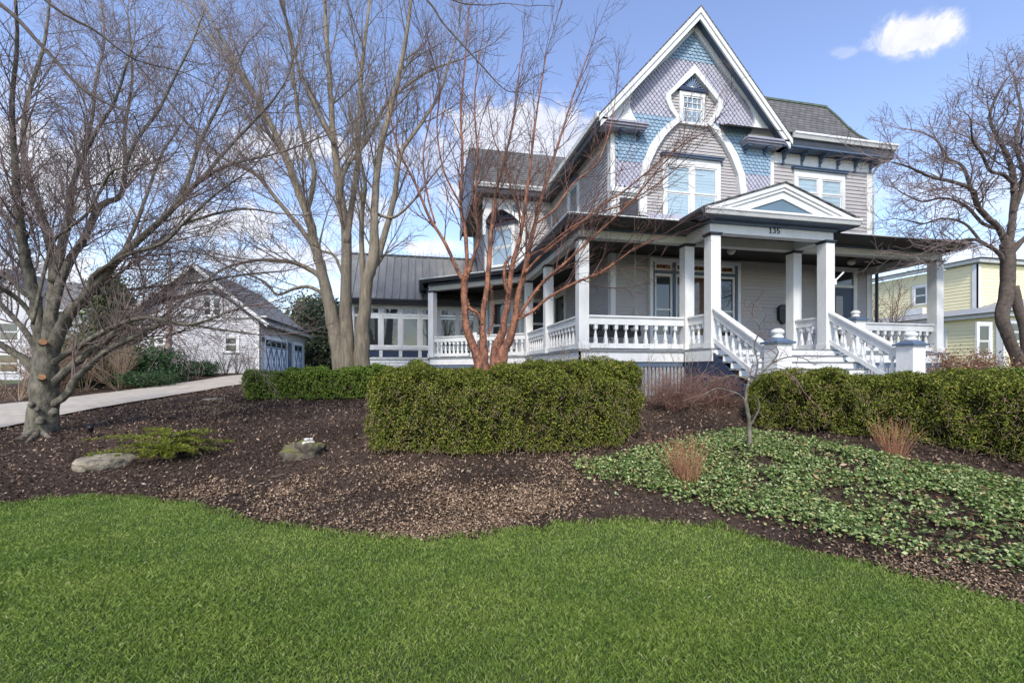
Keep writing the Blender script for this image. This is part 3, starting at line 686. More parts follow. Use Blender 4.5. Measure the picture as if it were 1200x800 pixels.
# ---- PORCH
LINE = [(15.14,10.41),(3.96,10.41),(3.96,15.9),(.55,18.72),(.55,21.5)]        # centre line of posts, front then back
def post(x, y, z0=DECK, z1=3.2, w=.26, ang=0):
    fr = Fr((x,y),(cos(ang),sin(ang)),(sin(ang),-cos(ang)))
    mb = MB(); h = w/2; mb.box(fr, -h, h, z0, z1, -h, h); mb.box(fr, -h-.02, h+.02, z0-.001, z0+.14, -h-.02, h+.02)
    p = mb.build('porch_post', M['white'], H)
    c = MB(); c.box(fr, -h-.012, h+.012, z1-.02, z1+.012, -h-.012, h+.012); c.box(fr, -h-.035, h+.035, z1+.012, z1+.049, -h-.035, h+.035); c.build('post_cap', M['iron'], p)
    return p
for x, y in ((3.96,10.41),(6.85,10.41),(10.14,10.41),(15.14,10.41),(3.96,13.35),(3.96,15.9),(.55,18.72)):
    post(x, y, ang=radians(-39.6) if (x,y) == (.55,18.72) else 0)
post(6.88, 9.42); post(10.12, 9.40)
# beams
mb = MB()
def beam(p, q, z0=3.25, z1=3.53, w=.22, e=.11, e2=None):
    fr, L = line(p, q); mb.box(fr, -e, L+(e if e2 is None else e2), z0, z1, -w/2, w/2)
beam((3.96,10.41),(15.14,10.41)); beam((3.96,15.9),(3.96,10.52),e=.12,e2=-.001); beam((.55,18.72),(3.96,15.9),z0=3.252,z1=3.528); beam((.55,21.5),(.55,18.72),z0=3.251)
beam((15.14,12.4),(15.14,10.52),e=0,e2=-.001)
mb.build('porch_beam', M['cream'], H)
mb = MB(); mb.w(6.74,10.25,9.31,9.53,3.25,3.53); mb.w(6.75,6.97,9.531,10.299,3.251,3.529); mb.w(10.02,10.24,9.531,10.299,3.251,3.529); PB = mb.build('portico_beam', M['white'], H)
# ceiling
mb = MB(); mb.w(4.0,15.1,9.4,12.42,3.48,3.50); mb.w(4.0,UL+.05,12.42,18.3,3.48,3.50)
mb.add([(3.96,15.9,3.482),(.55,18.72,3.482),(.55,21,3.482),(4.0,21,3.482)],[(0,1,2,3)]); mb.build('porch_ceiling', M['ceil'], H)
# deck
mb = MB(); mb.w(3.80,6.68,10.25,12.42,.45,DECK); mb.w(6.681,10.30,9.22,12.42,.451,DECK); mb.w(10.301,15.30,10.25,12.42,.45,DECK); mb.w(3.80,UL,12.421,18.3,.45,DECK)
mb.add([(3.80,15.86,DECK-.0),(.40,18.66,DECK),(.40,21.5,DECK),(3.80,21.5,DECK),(3.80,15.86,.45),(.40,18.66,.45),(.40,21.5,.45),(3.80,21.5,.45)],[(0,1,2,3),(0,4,5,1),(1,5,6,2)])
mb.build('porch_deck', M['deck'], H)
mb = MB()
def fascia(p, q, z0, z1, t, e=0): 
    fr, L = line(p, q); mb.box(fr, -e, L+e, z0, z1, -t, 0)
for z0, z1, m_, nm, sh in ((.20,.449,'white','deck_fascia',.04),(.07,.199,'blue','skirt_rail',.07)):
    for p_,q_,za_,zb_,t_ in (((3.80+sh,10.25+sh),(6.68,10.25+sh),z0,z1,.05),((10.30,10.25+sh),(15.30-sh,10.25+sh),z0,z1,.05),((3.80+sh,15.86),(3.80+sh,10.25+sh),z0,z1,.049),
                      ((.40+sh,18.66+sh*.3),(3.80+sh,15.86),z0+.001,z1-.001,.05),((.40+sh,21.5),(.40+sh,18.66),z0,z1,.05),((15.30-sh,10.25+sh),(15.30-sh,12.4),z0,z1,.05)):
        mb = MB(); fascia(p_,q_,za_,zb_,t_); mb.build(nm, M[m_], H)
# slatted skirt
def slats(p, q):
    mb = MB()
    fr, L = line(p, q); a = .03
    while a < L: 
        mb.box(fr, a, a+.062, -.95, .068, -.03, 0); a += .105
    mb.box(fr, 0, L, -.95, .067, -.10, -.09)
    mb.build('slatted_skirt', M['lattice'], H)
slats((3.90,10.33),(6.66,10.33)); slats((3.90,15.86),(3.90,10.33)); slats((.5,18.70),(3.90,15.88)); slats((10.34,10.33),(15.2,10.33)); slats((15.2,10.33),(15.2,12.4))
# balustrades
BAL = None
def baluster_mb(x, y, zb, zt):
    mb = MB(); h = zt-zb; w = .042
    mb.w(x-w,x+w,y-w,y+w,zb,zb+h*.26); mb.w(x-w,x+w,y-w,y+w,zt-h*.25,zt)
    k = sqrt(2); mb.lathe((x,y,zb), [(.050,h*.26),(.046,h*.30),(.036,h*.45),(.026,h*.58),(.020,h*.66),(.036,h*.70),(.040,h*.72),(.026,h*.745),(.040,h*.75)], 8)
    return mb
def balustrade(p, q, zp=DECK, zq=DECK, spacing=.267, n=None, start=.2, end=.2):
    fr, L = line(p, q); root = empty('balustrade', (p[0],p[1],zp)); root.parent = H; root.location = (p[0]-H.location[0],p[1]-H.location[1],zp-H.location[2])
    def slab(name, h0, h1, wd, m_='white'):
        mb = MB(); A = []
        for a, zz in ((0,zp),(L,zq)):
            for hh, nn in ((h0,-wd),(h0,wd),(h1,wd),(h1,-wd)): A.append(fr.p(a, zz+hh, nn))
        mb.add(A, [(0,1,2,3),(7,6,5,4),(0,4,5,1),(1,5,6,2),(2,6,7,3),(3,7,4,0)]); mb.build(name, M[m_], root)
    slab('top_rail', .80, .845, .085); slab('rail_board', .62, .80, .05); slab('bottom_rail', .03, .15, .055)
    n = n or max(1, int((L-start-end)/spacing)+1); proto = None
    for i in range(n):
        a = start+(L-start-end)*(i/(n-1) if n > 1 else .5); zz = zp+(zq-zp)*a/L; x, y, _ = fr.p(a, 0, 0); sl = abs((zq-zp)/L)*.05
        if proto is None:
            proto = baluster_mb(x, y, zz+.14-sl, zz+.63+sl).build('baluster', M['white'], root, smooth=False); px0 = (x,y,zz)
        else:
            c = proto.copy(); col.objects.link(c); c.location = (x-px0[0], y-px0[1], zz-px0[2]); c.parent = root
    return root
balustrade((4.09,10.41),(6.72,10.41), n=9, start=.22, end=.22)
balustrade((3.96,13.22),(3.96,10.54), n=9, start=.22, end=.22)
balustrade((3.96,15.77),(3.96,13.48), n=8, start=.22, end=.22)
balustrade((.65,18.63),(1.95,17.56), n=8, start=.14, end=.14); balustrade((2.25,17.31),(3.86,15.98), n=9, start=.14, end=.14)
mb = MB(); mb.w(1.98,2.22,17.31,17.55,DECK,DECK+.95); mb.build('balustrade_post', M['white'], H)
balustrade((6.86,10.28),(6.86,9.55), n=3, start=.14, end=.14); balustrade((10.13,9.53),(10.13,10.28), n=3, start=.14, end=.14)
balustrade((10.27,10.41),(11.95,10.41), n=6, start=.15, end=.2); balustrade((12.5,10.41),(15.0,10.41), n=9, start=.22, end=.22)
balustrade((15.14,12.35),(15.14,10.54), n=6)
def newel(x, y, z0, zb, w=.36, name='newel_post'):
    h = w/2; mb = MB(); mb.w(x-h,x+h,y-h,y+h,z0,zb); nw = mb.build(name, M['white'], H)
    c = MB(); c.w(x-h-.05,x+h+.05,y-h-.05,y+h+.05,zb+.002,zb+.045)
    a = [(x-h-.02,y-h-.02,zb+.046),(x+h+.02,y-h-.02,zb+.046),(x+h+.02,y+h+.02,zb+.046),(x-h-.02,y+h+.02,zb+.046)]; b2 = [(x-.1,y-.1,zb+.11),(x+.1,y-.1,zb+.11),(x+.1,y+.1,zb+.11),(x-.1,y+.1,zb+.11)]
    c.add(a+b2, [(0,1,5,4),(1,2,6,5),(2,3,7,6),(3,0,4,7),(4,5,6,7)]); c.build('newel_cap', M['blue'], nw)
    f = MB(); f.lathe((x,y,zb+.11), [(.10,0),(.11,.03),(.085,.06),(.075,.07),(.115,.10),(.12,.13),(.10,.165),(.05,.19),(.001,.195)], 16); f.build('finial', M['white'], nw, smooth=True)
    return nw
newel(12.22, 10.41, DECK-.3, DECK+.88, .34)
SN = 7.42
newel(6.86, SN, -1.0, .50, .33); newel(10.13, SN, -1.0, .50, .33)
# stair
mb = MB(); rs = 6; run = (9.20-7.62)/rs; z = DECK
fb = MB()
for i in range(rs):
    v1 = 9.22-run*i; zt = DECK-(DECK+.62)/(rs+1)*(i+1)
    mb.w(6.72,10.28,v1-run-.03,v1+.0-.001*i,zt-.04,zt); fb.w(6.80,10.20,v1-.03,v1-.01,zt-.001,zt+(DECK+.62)/(rs+1)-.045)
TR = mb.build('stair_tread', M['deck'], H); fb.build('stair_riser', M['white'], H)
for x in (6.76, 10.22):
    f = MB(); fr = left(x); f.prism(fr, [(9.24,.45),(7.50,-.80),(7.50,-1.1),(9.24,-.75)], 0, .05); f.build('stringer', M['navy'], H)
    for i in range(rs):    # white tread ends
        v1 = 9.22-run*i; zt = DECK-(DECK+.62)/(rs+1)*(i+1)
    
mb = MB(); mb.w(6.68,10.32,9.16,9.218,.20,.449); mb.w(6.68,6.72,9.219,10.25,.20,.449); mb.w(10.281,10.32,9.219,10.25,.20,.449); mb.build('deck_fascia', M['white'], H)
mb = MB(); mb.w(6.70,10.30,9.22,9.26,-1.0,.199); mb.w(6.70,6.74,9.26,10.3,-1.0,.199); mb.w(10.26,10.30,9.26,10.3,-1.0,.199); mb.build('skirt_board', M['navy'], H)
# stair balustrades, sloped
for x, nm in ((6.86,0),(10.13,1)):
    balustrade((x, 9.28),(x, SN+.17), DECK-.02+.12, -.42, n=7, start=.16, end=.2)
# gate-like end steps: white risers visible beneath left handrail
# ---- porch roof
EO = [(15.60,9.96),(3.51,9.96),(3.51,15.70),(.10,18.50),(.10,21.5)]; EI = [(15.17,12.4),(5.60,12.4),(5.60,18.3),(2.9,19.7),(2.9,21.5)]
ZE = 3.66
mb = MB()
for i in range(4):
    a,b2,c,d = EO[i],EO[i+1],EI[i+1],EI[i]
    mb.quad((*a,ZE+.03),(*b2,ZE+.03),(*c,4.30),(*d,4.30)); mb.quad((*a,ZE+.0),(*b2,ZE+.0),(*b2,ZE+.03),(*a,ZE+.03))
mb.quad((15.6,9.96,ZE+.03),(15.17,12.4,4.30),(15.6,12.6,ZE+.03),(15.6,12.0,ZE+.03))
PR = mb.build('porch_roof', M['roof'], H)
mb = MB()
for (p,q) in ((EO[1],(6.42,9.96)),((10.55,9.96),EO[0]),(EO[2],EO[1]),(EO[3],EO[2]),(EO[4],EO[3]),(EO[0],(15.6,12.5))):
    mb = MB(); gutter(mb, p, q, ZE, .13, .11, .005); mb.build('gutter', M['iron'], PR)
mb = MB()
for (p,q) in (((3.43,9.85),(6.42,9.85)),((10.55,9.85),(15.7,9.85)),((3.41,15.68),(3.41,9.87)),((.02,18.46),(3.40,15.68))):
    mb = MB(); fr, L = line(p,q); mb.box(fr, 0, L, ZE+.002, ZE+.028, -.03, .012); mb.build('drip_edge', M['white_old'], PR)
mb = MB()   # soffit and crown between gutter and beam
def sof(p, q, pi_, qi_, z=3.545):
    mb.quad((*p,z),(*q,z),(*qi_,z),(*pi_,z))
BI = [(15.25,10.29),(3.84,10.29),(3.84,15.86),(.43,18.66),(.43,21.5)]
for i in range(4): sof(EO[i],EO[i+1],BI[i+1],BI[i])
sof((15.6,9.96),(15.6,12.4),(15.25,12.4),(15.25,10.29))
def crown(p, q):
    fr, L = line(p, q); mb.prism(Fr(p,fr.n,fr.a), [(0,3.535),(.20,3.60),(.20,3.55),(0,3.40)], 0, L) if False else None
mb.build('soffit', M['blue'], PR)
mb = MB()
for (p,q) in ((BI[1],(6.76,10.29)),((10.23,10.29),BI[0]),(BI[2],BI[1]),(BI[3],BI[2])):
    mb = MB(); fr, L = line(p,q); mb.box(fr, 0, L, 3.47, 3.544, .002, .07); mb.box(fr, 0, L, 3.43, 3.468, .002, .03); mb.build('bed_moulding', M['blue'], PR)
# ---- portico pediment
pc = 8.50; pf = 8.97; hw = 2.13
fp = front(pf)
mb = MB()
for s in (1,-1):
    mb.add([(pc,pf-.03,4.46),(pc+s*(hw+.04),pf-.03,3.73),(pc+s*(hw+.04),10.9,3.73),(pc,12.3,4.46),(pc,pf-.03,4.43),(pc+s*(hw+.04),pf-.03,3.70),(pc+s*(hw+.04),10.9,3.70),(pc,12.3,4.43)],[(0,1,2,3),(4,7,6,5),(0,4,5,1),(1,5,6,2)])
PD = mb.build('portico_roof', M['roof'], H)
mb = MB()
for s in (1,-1):
    for (top, th, n0, n1, w) in ((4.425,.10,.0,-.06,hw+.02),(4.32,.07,-.03,-.09,hw-.15)):
        pts = [(pc,top),(pc+s*w,top-.343*w),(pc+s*w,top-.343*w-th),(pc,top-th)]; mb.prism(fp, pts, n0, n1)
mb.build('pediment_rake', M['white'], PD)
mb = MB(); mb.prism(front(pf+.12), [(pc-1.75,3.70),(pc+1.75,3.70),(pc,4.30)], 0, -.02); mb.build('tympanum', M['mauve'], PD)
mb = MB()
for s in (1,-1):
    pts = [(pc,4.245),(pc+s*1.62,3.69),(pc+s*1.12,3.69),(pc,4.075)]; mb.prism(front(pf+.07), pts, 0, -.04)
mb.build('pediment_moulding', M['white'], PD)
mb = MB(); mb.prism(front(pf+.10), [(pc-1.12,3.69),(pc+1.12,3.69),(pc,4.075)], 0, -.015); mb.build('pediment_panel', mat('dusty_blue_panel', (.115,.175,.225), (.10,.155,.20), 4, .55), PD)
mb = MB(); gutter(mb, (pc-hw+.0,pf),(pc+hw,pf),3.69,.14,.11); mb.w(pc-hw+.02,pc+hw-.02,pf+.002,pf+.10,3.60,3.688); mb.build('gutter', M['white'], PD)
mb = MB(); gutter(mb, (pc-hw,9.95),(pc-hw,pf),3.68,.14,.11); mb.build('gutter', M['iron'], PD)
mb = MB(); gutter(mb, (pc+hw,pf),(pc+hw,9.95),3.68,.14,.11); mb.build('gutter', M['iron'], PD)
mb = MB(); mb.w(pc-hw,pc+hw,pf+.01,9.30,3.535,3.56); mb.w(pc-hw,6.739,9.301,10.3,3.536,3.561); mb.w(10.251,pc+hw,9.301,10.3,3.536,3.561)
mb.w(6.70,10.29,9.23,9.308,3.46,3.534); mb.w(6.67,6.738,9.309,10.2,3.46,3.534); mb.w(10.252,10.32,9.309,10.2,3.46,3.534); mb.build('soffit', M['blue'], PD)
# house number 135
mb = MB(); fn = front(9.31)
def stroke(pts, a, w=.022):
    for p,q in zip(pts,pts[1:]): mb.bar(fn.p(a+p[0],3.325+p[1],.008), fn.p(a+q[0],3.325+q[1],.008), w, .016)
na = uz(901.5,269,9.31)[0]
stroke([(0,.105),(.03,.13),(.03,0)], na, .026); stroke([(0,.006),(.062,.006)], na, .014)
stroke([(.0,.125),(.07,.125),(.033,.075),(.065,.060),(.072,.035),(.055,.010),(.025,.006),(0,.025)], na+.10, .022)
stroke([(.07,.125),(.01,.125),(.006,.070),(.045,.075),(.070,.052),(.065,.018),(.035,.004),(.002,.020)], na+.215, .022)
mb.build('house_number', M['black'], H)
# ---- SUNROOM
vs = 20.8; FR = front(vs); s0 = -2.98; s1 = 2.9
Z = lambda y, x=480: uz(x, y, vs)[1]
zs_top = Z(356); zb_t = Z(361.5); 
wall(FR, [(s0,-.6),(s1,-.6),(s1,Z(419)),(s0,Z(419))], M['white'], H, .13)
mb = MB(); mb.box(FR, s0, s1, Z(410), Z(406), 0, .10); mb.box(FR, s0, s1, Z(421), Z(419), 0, .06); mb.box(FR, s0, s1, zb_t, zs_top+.2, 0, .05)
mb.box(FR, s0, s1, Z(372.3), Z(369.3), 0, .045); mb.box(FR, s0+.9, s1, Z(419), Z(410), 0, .02)
SM = mb.build('sunroom_frame', M['white_old'], H)
u0 = uz(446.5,385,vs)[0]; pit = uz(469.5,385,vs)[0]-u0
i = -1
mm = MB(); 
while u0+pit*i < s1:
    x = u0+pit*i; mm.box(FR, x-.075, x+.075, Z(419), zb_t, 0, .07)
    xa, xb = x+.075, x+pit-.075
    if xa > s0 and xa < s1:
        for (za, zb, nm) in ((Z(405.8),Z(372.6),'sash'),(Z(369),zb_t,'transom')):
            s = MB(); w = .05; s.box(FR, xa+.001, xa+w, za, zb, 0, .06); s.box(FR, xb-w, xb-.001, za, zb, 0, .06); s.box(FR, xa+w, xb-w, za, za+w, 0, .058); s.box(FR, xa+w, xb-w, zb-w, zb, 0, .058)
            so = s.build(nm, M['white'], SM); MB().box(FR, xa+w, xb-w, za+w, zb-w, .02, .03).build('pane', M['glass'], SM)
        MB().box(FR, xa-.02, xb+.02, Z(418.4), Z(411), .02, .035).build('blue_panel', M['navy'], SM)
    i += 1
mm.build('mullion', M['white'], SM)
mb = MB(); mb.w(s0-.02,s0+.16,vs-.08,vs+.1,-.6,Z(352)); mb.build('corner_board', M['white'], H)
mb = MB(); mb.w(s0,s0+.05,vs,24.5,-.6,3.4); mb.build('sunroom_side_wall', M['clap'], H)
ez = Z(352.5)+.02; rv = 22.7; rz = uz(411,298,rv)[1]; r0 = s0-.25
mb = MB(); th = .06
mb.add([(r0,vs-.45,ez),(s1,vs-.45,ez),(s1,rv,rz),(r0,rv,rz),(r0,vs-.45,ez-th),(s1,vs-.45,ez-th),(s1,rv,rz-th),(r0,rv,rz-th)],[(0,1,2,3),(7,6,5,4),(0,4,5,1),(0,3,7,4)])
mb.add([(r0,rv,rz),(s1,rv,rz),(s1,25,ez),(r0,25,ez)],[(0,1,2,3)])
mb.add([(r0+.3,vs,ez-.1),(r0+.3,25,ez-.1),(r0+.3,rv,rz-.1)],[(0,1,2)])
a = r0+.02
while a < s1: mb.bar((a,vs-.45,ez+.03),(a,rv,rz+.03),.035,.07); a += .335
SR = mb.build('sunroom_roof', M['metalroof'], H)
mb = MB(); gutter(mb, (r0,vs-.44),(s1,vs-.44),ez-.02,.16,.12); mb.w(r0,s1,vs-.43,vs+.02,ez-.24,ez-.20); mb.w(r0,s1,vs-.44,vs-.40,ez-.20,ez-.06); mb.build('gutter', M['iron'], SR)
mb = MB(); mb.bar((r0,rv,rz+.05),(s1,rv,rz+.05),.08,.08)
mb.build('ridge_cap', M['iron'], SR)
mb = MB(); a = r0+.05; j = 0
while a < s1:
    hh = .26 if j % 2 else .17
    mb.bar((a,rv,rz+.08),(a,rv,rz+.08+hh),.022,.022); mb.bar((a-.05,rv,rz+.07+hh*.62),(a+.05,rv,rz+.07+hh*.62),.02,.02)
    mb.bar((a,rv,rz+.09),(a+.1,rv,rz+.09+.10),.016,.016); mb.bar((a+.1,rv,rz+.19),(a+.2,rv,rz+.09),.016,.016)
    a += .2; j += 1
mb.build('ridge_cresting', mat('pale_metal_cresting', (.45,.52,.62), None, rough=.5), SR)
# ================================================================== things on the porch
def globe(px, py, v, label):
    u, z = uz(px, py, v); e = empty('ceiling_light', (u, v, 3.48)); tag(e, label, 'lamp', 'globe lights on the porch ceiling')
    MB().lathe((u,v,3.40), [(.06,0),(.10,.03),(.10,.075)], 14).build('lamp_base', M['brown'], e, smooth=True)
    MB().lathe((u,v,3.40), [(.001,-.17),(.06,-.155),(.10,-.11),(.115,-.06),(.10,-.01),(.06,.003)], 16).build('globe', M['bulb'], e, smooth=True)
globe(857, 291, 10.95, 'frosted globe light on the dark porch ceiling behind the left portico post')
globe(998, 308, 11.3, 'frosted globe light on the porch ceiling right of the front door')
u_, v_ = c2w((605-CX)/F*15.6, 15.6)
e = empty('ceiling_light', (4.55, 15.1, 3.48)); tag(e, 'small frosted globe light above the side porch near the second side post', 'lamp', 'globe lights on the porch ceiling')
MB().lathe((4.55,15.1,3.40), [(.06,0),(.10,.03),(.10,.075)], 14).build('lamp_base', M['brown'], e, smooth=True)
MB().lathe((4.55,15.1,3.40), [(.001,-.17),(.06,-.155),(.10,-.11),(.115,-.06),(.10,-.01),(.06,.003)], 16).build('globe', M['bulb'], e, smooth=True)
# mailbox
a, z = uz(918, 367, VF-.1); e = empty('wall_mailbox', (a, VF, z-.25)); tag(e, 'black scalloped mailbox on the grey wall left of the front door', 'mailbox')
mb = MB(); mb.prism(FV, [(a-.17,z+.19),(a-.17,z-.20),(a-.10,z-.27),(a,z-.36),(a+.10,z-.27),(a+.17,z-.20),(a+.17,z+.19),(a+.08,z+.27),(a-.08,z+.27)], .025, .14); mb.build('box', M['black'], e)
mb = MB(); mb.box(FV, a-.19, a+.19, z+.12, z+.17, .03, .17); mb.build('lid', M['iron'], e)
# porch swing
e = empty('porch_swing', (4.9, 11.5, DECK)); tag(e, 'black cushioned porch swing hung on pale ropes behind the front balustrade', 'porch swing')
mb = MB(); mb.w(4.25,6.0,11.25,11.85,DECK+.42,DECK+.55); mb.build('seat', M['black'], e)
mb = MB(); 
for i in range(8):
    a0 = 4.27+i*.22; mb.tube([(a0+.1,11.85,DECK+.52),(a0+.1,11.92,DECK+.75),(a0+.1,12.0,DECK+.98)], [.09,.10,.06], 8)
mb.build('backrest', M['black'], e, smooth=True)
for x in (4.30,5.95):
    mb = MB(); mb.bar((x,11.2,DECK+.72),(x,11.9,DECK+.72),.06,.05); mb.bar((x,11.25,DECK+.5),(x,11.25,DECK+.72),.04,.04); mb.build('armrest', M['black'], e)
    mb = MB(); mb.tube([(x,11.5,3.48),(x,11.5,1.75),(x,11.25,DECK+.72)],[.013]*3,6); mb.tube([(x,11.5,1.75),(x,11.85,DECK+.85)],[.013]*2,6); mb.build('rope', M['rope'], e)
# little flag bracket on the right portico post
u, z = uz(978, 324, 9.27); e = MB(); e.bar((10.27,9.30,1.0*z-.12),(10.42,9.18,z+.10),.035,.035); e.w(10.252,10.30,9.26,9.34,z-.2,z-.05)
tag(e.build('flag_bracket', M['white'], None, (10.27,9.30,z)), 'small white flag holder on the right portico post', 'flag holder')
# potted dark ball planter by sunroom
# ================================================================== GROUND
def grid(u0,u1,v0,v1,st):
    us = np.arange(u0,u1+st*.5,st); vs_ = np.arange(v0,v1+st*.5,st); U,V = np.meshgrid(us,vs_); return U,V
def gridmesh(name, U, V, Zz, m, kind='structure', mask=None):
    h, w = U.shape; idx = np.arange(h*w).reshape(h,w)
    q = np.stack([idx[:-1,:-1],idx[:-1,1:],idx[1:,1:],idx[1:,:-1]],-1).reshape(-1,4)
    P_ = np.stack([U.ravel(),V.ravel(),Zz.ravel()],1)
    if mask is not None: q = q[mask.ravel()]
    if mask is not None:
        used = np.unique(q); mp = np.zeros(h*w, int); mp[used] = np.arange(len(used)); P_ = P_[used]; q = mp[q]
    o = npmesh(name, P_, q, m, smooth=True); tag(o, kind=kind); return o
rs0 = np.random.RandomState(3)
def bumpz(U, V, amp=.02):
    return amp*(np.sin(U*3.1+1.3*np.sin(V*2.3))+np.sin(V*3.7+1.1*np.sin(U*2.9+1))+.6*np.sin(U*7.3+V*5.1)+.6*np.sin(U*5.7-V*8.3))/2.4
def G(u, v): return gz_arr(u, v)+bumpz(np.asarray(u), np.asarray(v))
U,V = grid(-24,24,-6,34,.12); gridmesh('ground', U, V, G(U,V), M['mulch'])
U,V = grid(-360,360,-360,360,4.0); R_ = (np.abs(U)<20)&(V>-4)&(V<30); Zf = gz_arr(U,V)-.06-np.where(R_,1.2,0)
gridmesh('far_ground', U, V, Zf, M['fargrass'])
lawn_px = [(-260,606),(-100,600),(0,591),(22,590),(48,585),(75,586),(105,582),(125,585),(152,583),(170,586),(185,590),(205,590),(228,591),(242,598),(262,601),(275,607),(290,613),(305,619),(328,617),(352,619),(375,624),(400,627),(440,629),(470,632),(490,636),(505,633),(530,628),(560,630),(590,626),(615,623),(640,623),(652,614),(668,617),(683,612),(698,616),(712,613),(738,609),(758,612),(773,617),(793,617),(817,620),(830,622),(843,616),(857,625),(887,633),(940,648),(980,655),(1040,668),(1080,682),(1120,690),(1150,701),(1200,713),(1300,750),(1420,800)]
LE = [at(x,y) for x,y in lawn_px]
LAWN = [(p[0],p[1]) for p in LE]+[c2w(9,1.2),c2w(9,-5),c2w(-13,-5),c2w(-13,4.6)]
def wig(u, v): return .05*np.sin(u*9+v*4)+.035*np.sin(u*17-v*11)+.02*np.sin(u*31+v*23)
def inlawn(u, v): return pip(u+wig(u,v)*.5, v+wig(v,u)*.8, LAWN)
U,V = grid(-15,11,-5,8,.05); cu = (U[:-1,:-1]+U[1:,1:])/2; cv = (V[:-1,:-1]+V[1:,1:])/2
gridmesh('lawn', U, V, G(U,V)+.012, M['lawnbase'], mask=inlawn(cu,cv))
# grass blades
def sample(n, xr, yr, rs):
    X = rs.uniform(*xr, n); Y = rs.uniform(*yr, n); return X*CA+Y*SA, -X*SA+Y*CA, X, Y
rs = np.random.RandomState(11)
n = 1700000; u, v, X, Y = sample(n, (-9.5,7.5), (1.3,6.6), rs)
keep = rs.rand(n) < np.clip((2.9/np.maximum(Y,2.2))**1.3,0,1)*np.where(np.abs(X) < Y*1.35+.6, 1, .25)
u, v, Y = u[keep], v[keep], Y[keep]; k = inlawn(u,v); u, v, Y = u[k], v[k], Y[k]
n = len(u); z = G(u,v)+.012
cl = np.sin(u*2.1+np.sin(v*1.7)*2)+np.sin(v*2.7+u*1.1)
h = rs.uniform(.012,.030,n)*(1+.10*cl); wd = rs.uniform(.0014,.0026,n)*(Y/2.6)**.7
ang = rs.uniform(0,2*pi,n); lean = rs.uniform(.2,1.1,n); la = rs.uniform(0,2*pi,n)+.8*np.sin(u*2.3+v*1.9)
dx, dy = np.cos(la)*h*lean, np.sin(la)*h*lean; wx, wy = np.cos(ang)*wd, np.sin(ang)*wd
B = np.stack([u,v,z],1); w3 = np.stack([wx,wy,wx*0],1); mid3 = np.stack([dx*.35,dy*.35,h*.62],1); tip = np.stack([dx,dy,h],1)
Vg = np.stack([B-w3, B+w3, B+mid3+w3*.8, B+tip], 1).reshape(-1,3)
Fg = np.arange(4*n).reshape(-1,4)
o = npmesh('grass', Vg, Fg, M['grass']); tag(o, 'short bright green turf covering the whole front lawn', 'grass', kind='stuff')
# fringe of longer paler blades on the lawn edge
pts = []
for p, q in zip(LE, LE[1:]):
    L = sqrt((p[0]-q[0])**2+(p[1]-q[1])**2); m_ = int(L*420)
    t = rs.rand(m_,1); pts.append(np.array([p[:2]])*(1-t)+np.array([q[:2]])*t+rs.normal(0,.028,(m_,2)))
pts = np.concatenate(pts); u, v = pts[:,0], pts[:,1]; n = len(u); z = G(u,v)+.01
h = rs.uniform(.02,.055,n); ang = rs.uniform(0,2*pi,n); la = rs.uniform(0,2*pi,n); dx, dy = np.cos(la)*h*.6, np.sin(la)*h*.6
w3 = np.stack([np.cos(ang),np.sin(ang),ang*0],1)*.0032; B = np.stack([u,v,z],1)
Vg = np.stack([B-w3, B+w3, B+np.stack([dx*.35,dy*.35,h*.6],1)+w3*.7, B+np.stack([dx,dy,h],1)],1).reshape(-1,3)
mf = leafmat('edge_grass', [(0,(.09,.16,.022)),(.55,(.15,.22,.04)),(.8,(.24,.27,.09)),(1,(.42,.36,.20))], .6, .2, .25)
o = npmesh('grass_fringe', Vg, np.arange(4*n).reshape(-1,4), mf); tag(o, 'ragged paler grass along the curved edge between lawn and mulch', 'grass', kind='stuff')
# driveway
near = [(-200,556),(-80,523),(0,503),(60,490),(110,480),(180,468),(230,460),(268,453),(300,449),(330,446)]
far = [(-200,496),(-80,481),(0,475),(60,469),(110,463),(180,454),(230,447),(268,441),(300,438.6),(330,437)]
NW = [at(*p) for p in near]; FW_ = [at(*p) for p in far]
def resample(pts, n):
    pts = np.array(pts); d = np.r_[0,np.cumsum(np.linalg.norm(np.diff(pts[:,:2],axis=0),axis=1))]; s = np.linspace(0,d[-1],n)
    return np.stack([np.interp(s,d,pts[:,i]) for i in range(3)],1)
A = resample(NW,60); Bb = resample(FW_,60); t = np.linspace(0,1,14)[None,:,None]
D_ = A[:,None]*(1-t)+Bb[:,None]*t
DZ = G(D_[...,0],D_[...,1])*.3+gz_arr(D_[...,0],D_[...,1])*.7+.045
gridmesh('driveway', D_[...,0], D_[...,1], DZ, M['drive'])
DRIVE = [(p[0],p[1]) for p in NW]+[(p[0],p[1]) for p in reversed(FW_)]
_vr = np.random.RandomState(77).rand(64,64)
def vnoise(u, v, f=4):
    out = 0; amp = .6
    for o_ in range(3):
        x = (u*f*.25*2**o_+17.3*o_)%64; y = (v*f*.25*2**o_+9.1*o_)%64; xi = x.astype(int); yi = y.astype(int); fx = x-xi; fy = y-yi; fx = fx*fx*(3-2*fx); fy = fy*fy*(3-2*fy)
        a = _vr[xi%64,yi%64]; b_ = _vr[(xi+1)%64,yi%64]; c_ = _vr[xi%64,(yi+1)%64]; d_ = _vr[(xi+1)%64,(yi+1)%64]
        out = out+amp*((a*(1-fx)+b_*fx)*(1-fy)+(c_*(1-fx)+d_*fx)*fy); amp *= .5
    return out/1.05
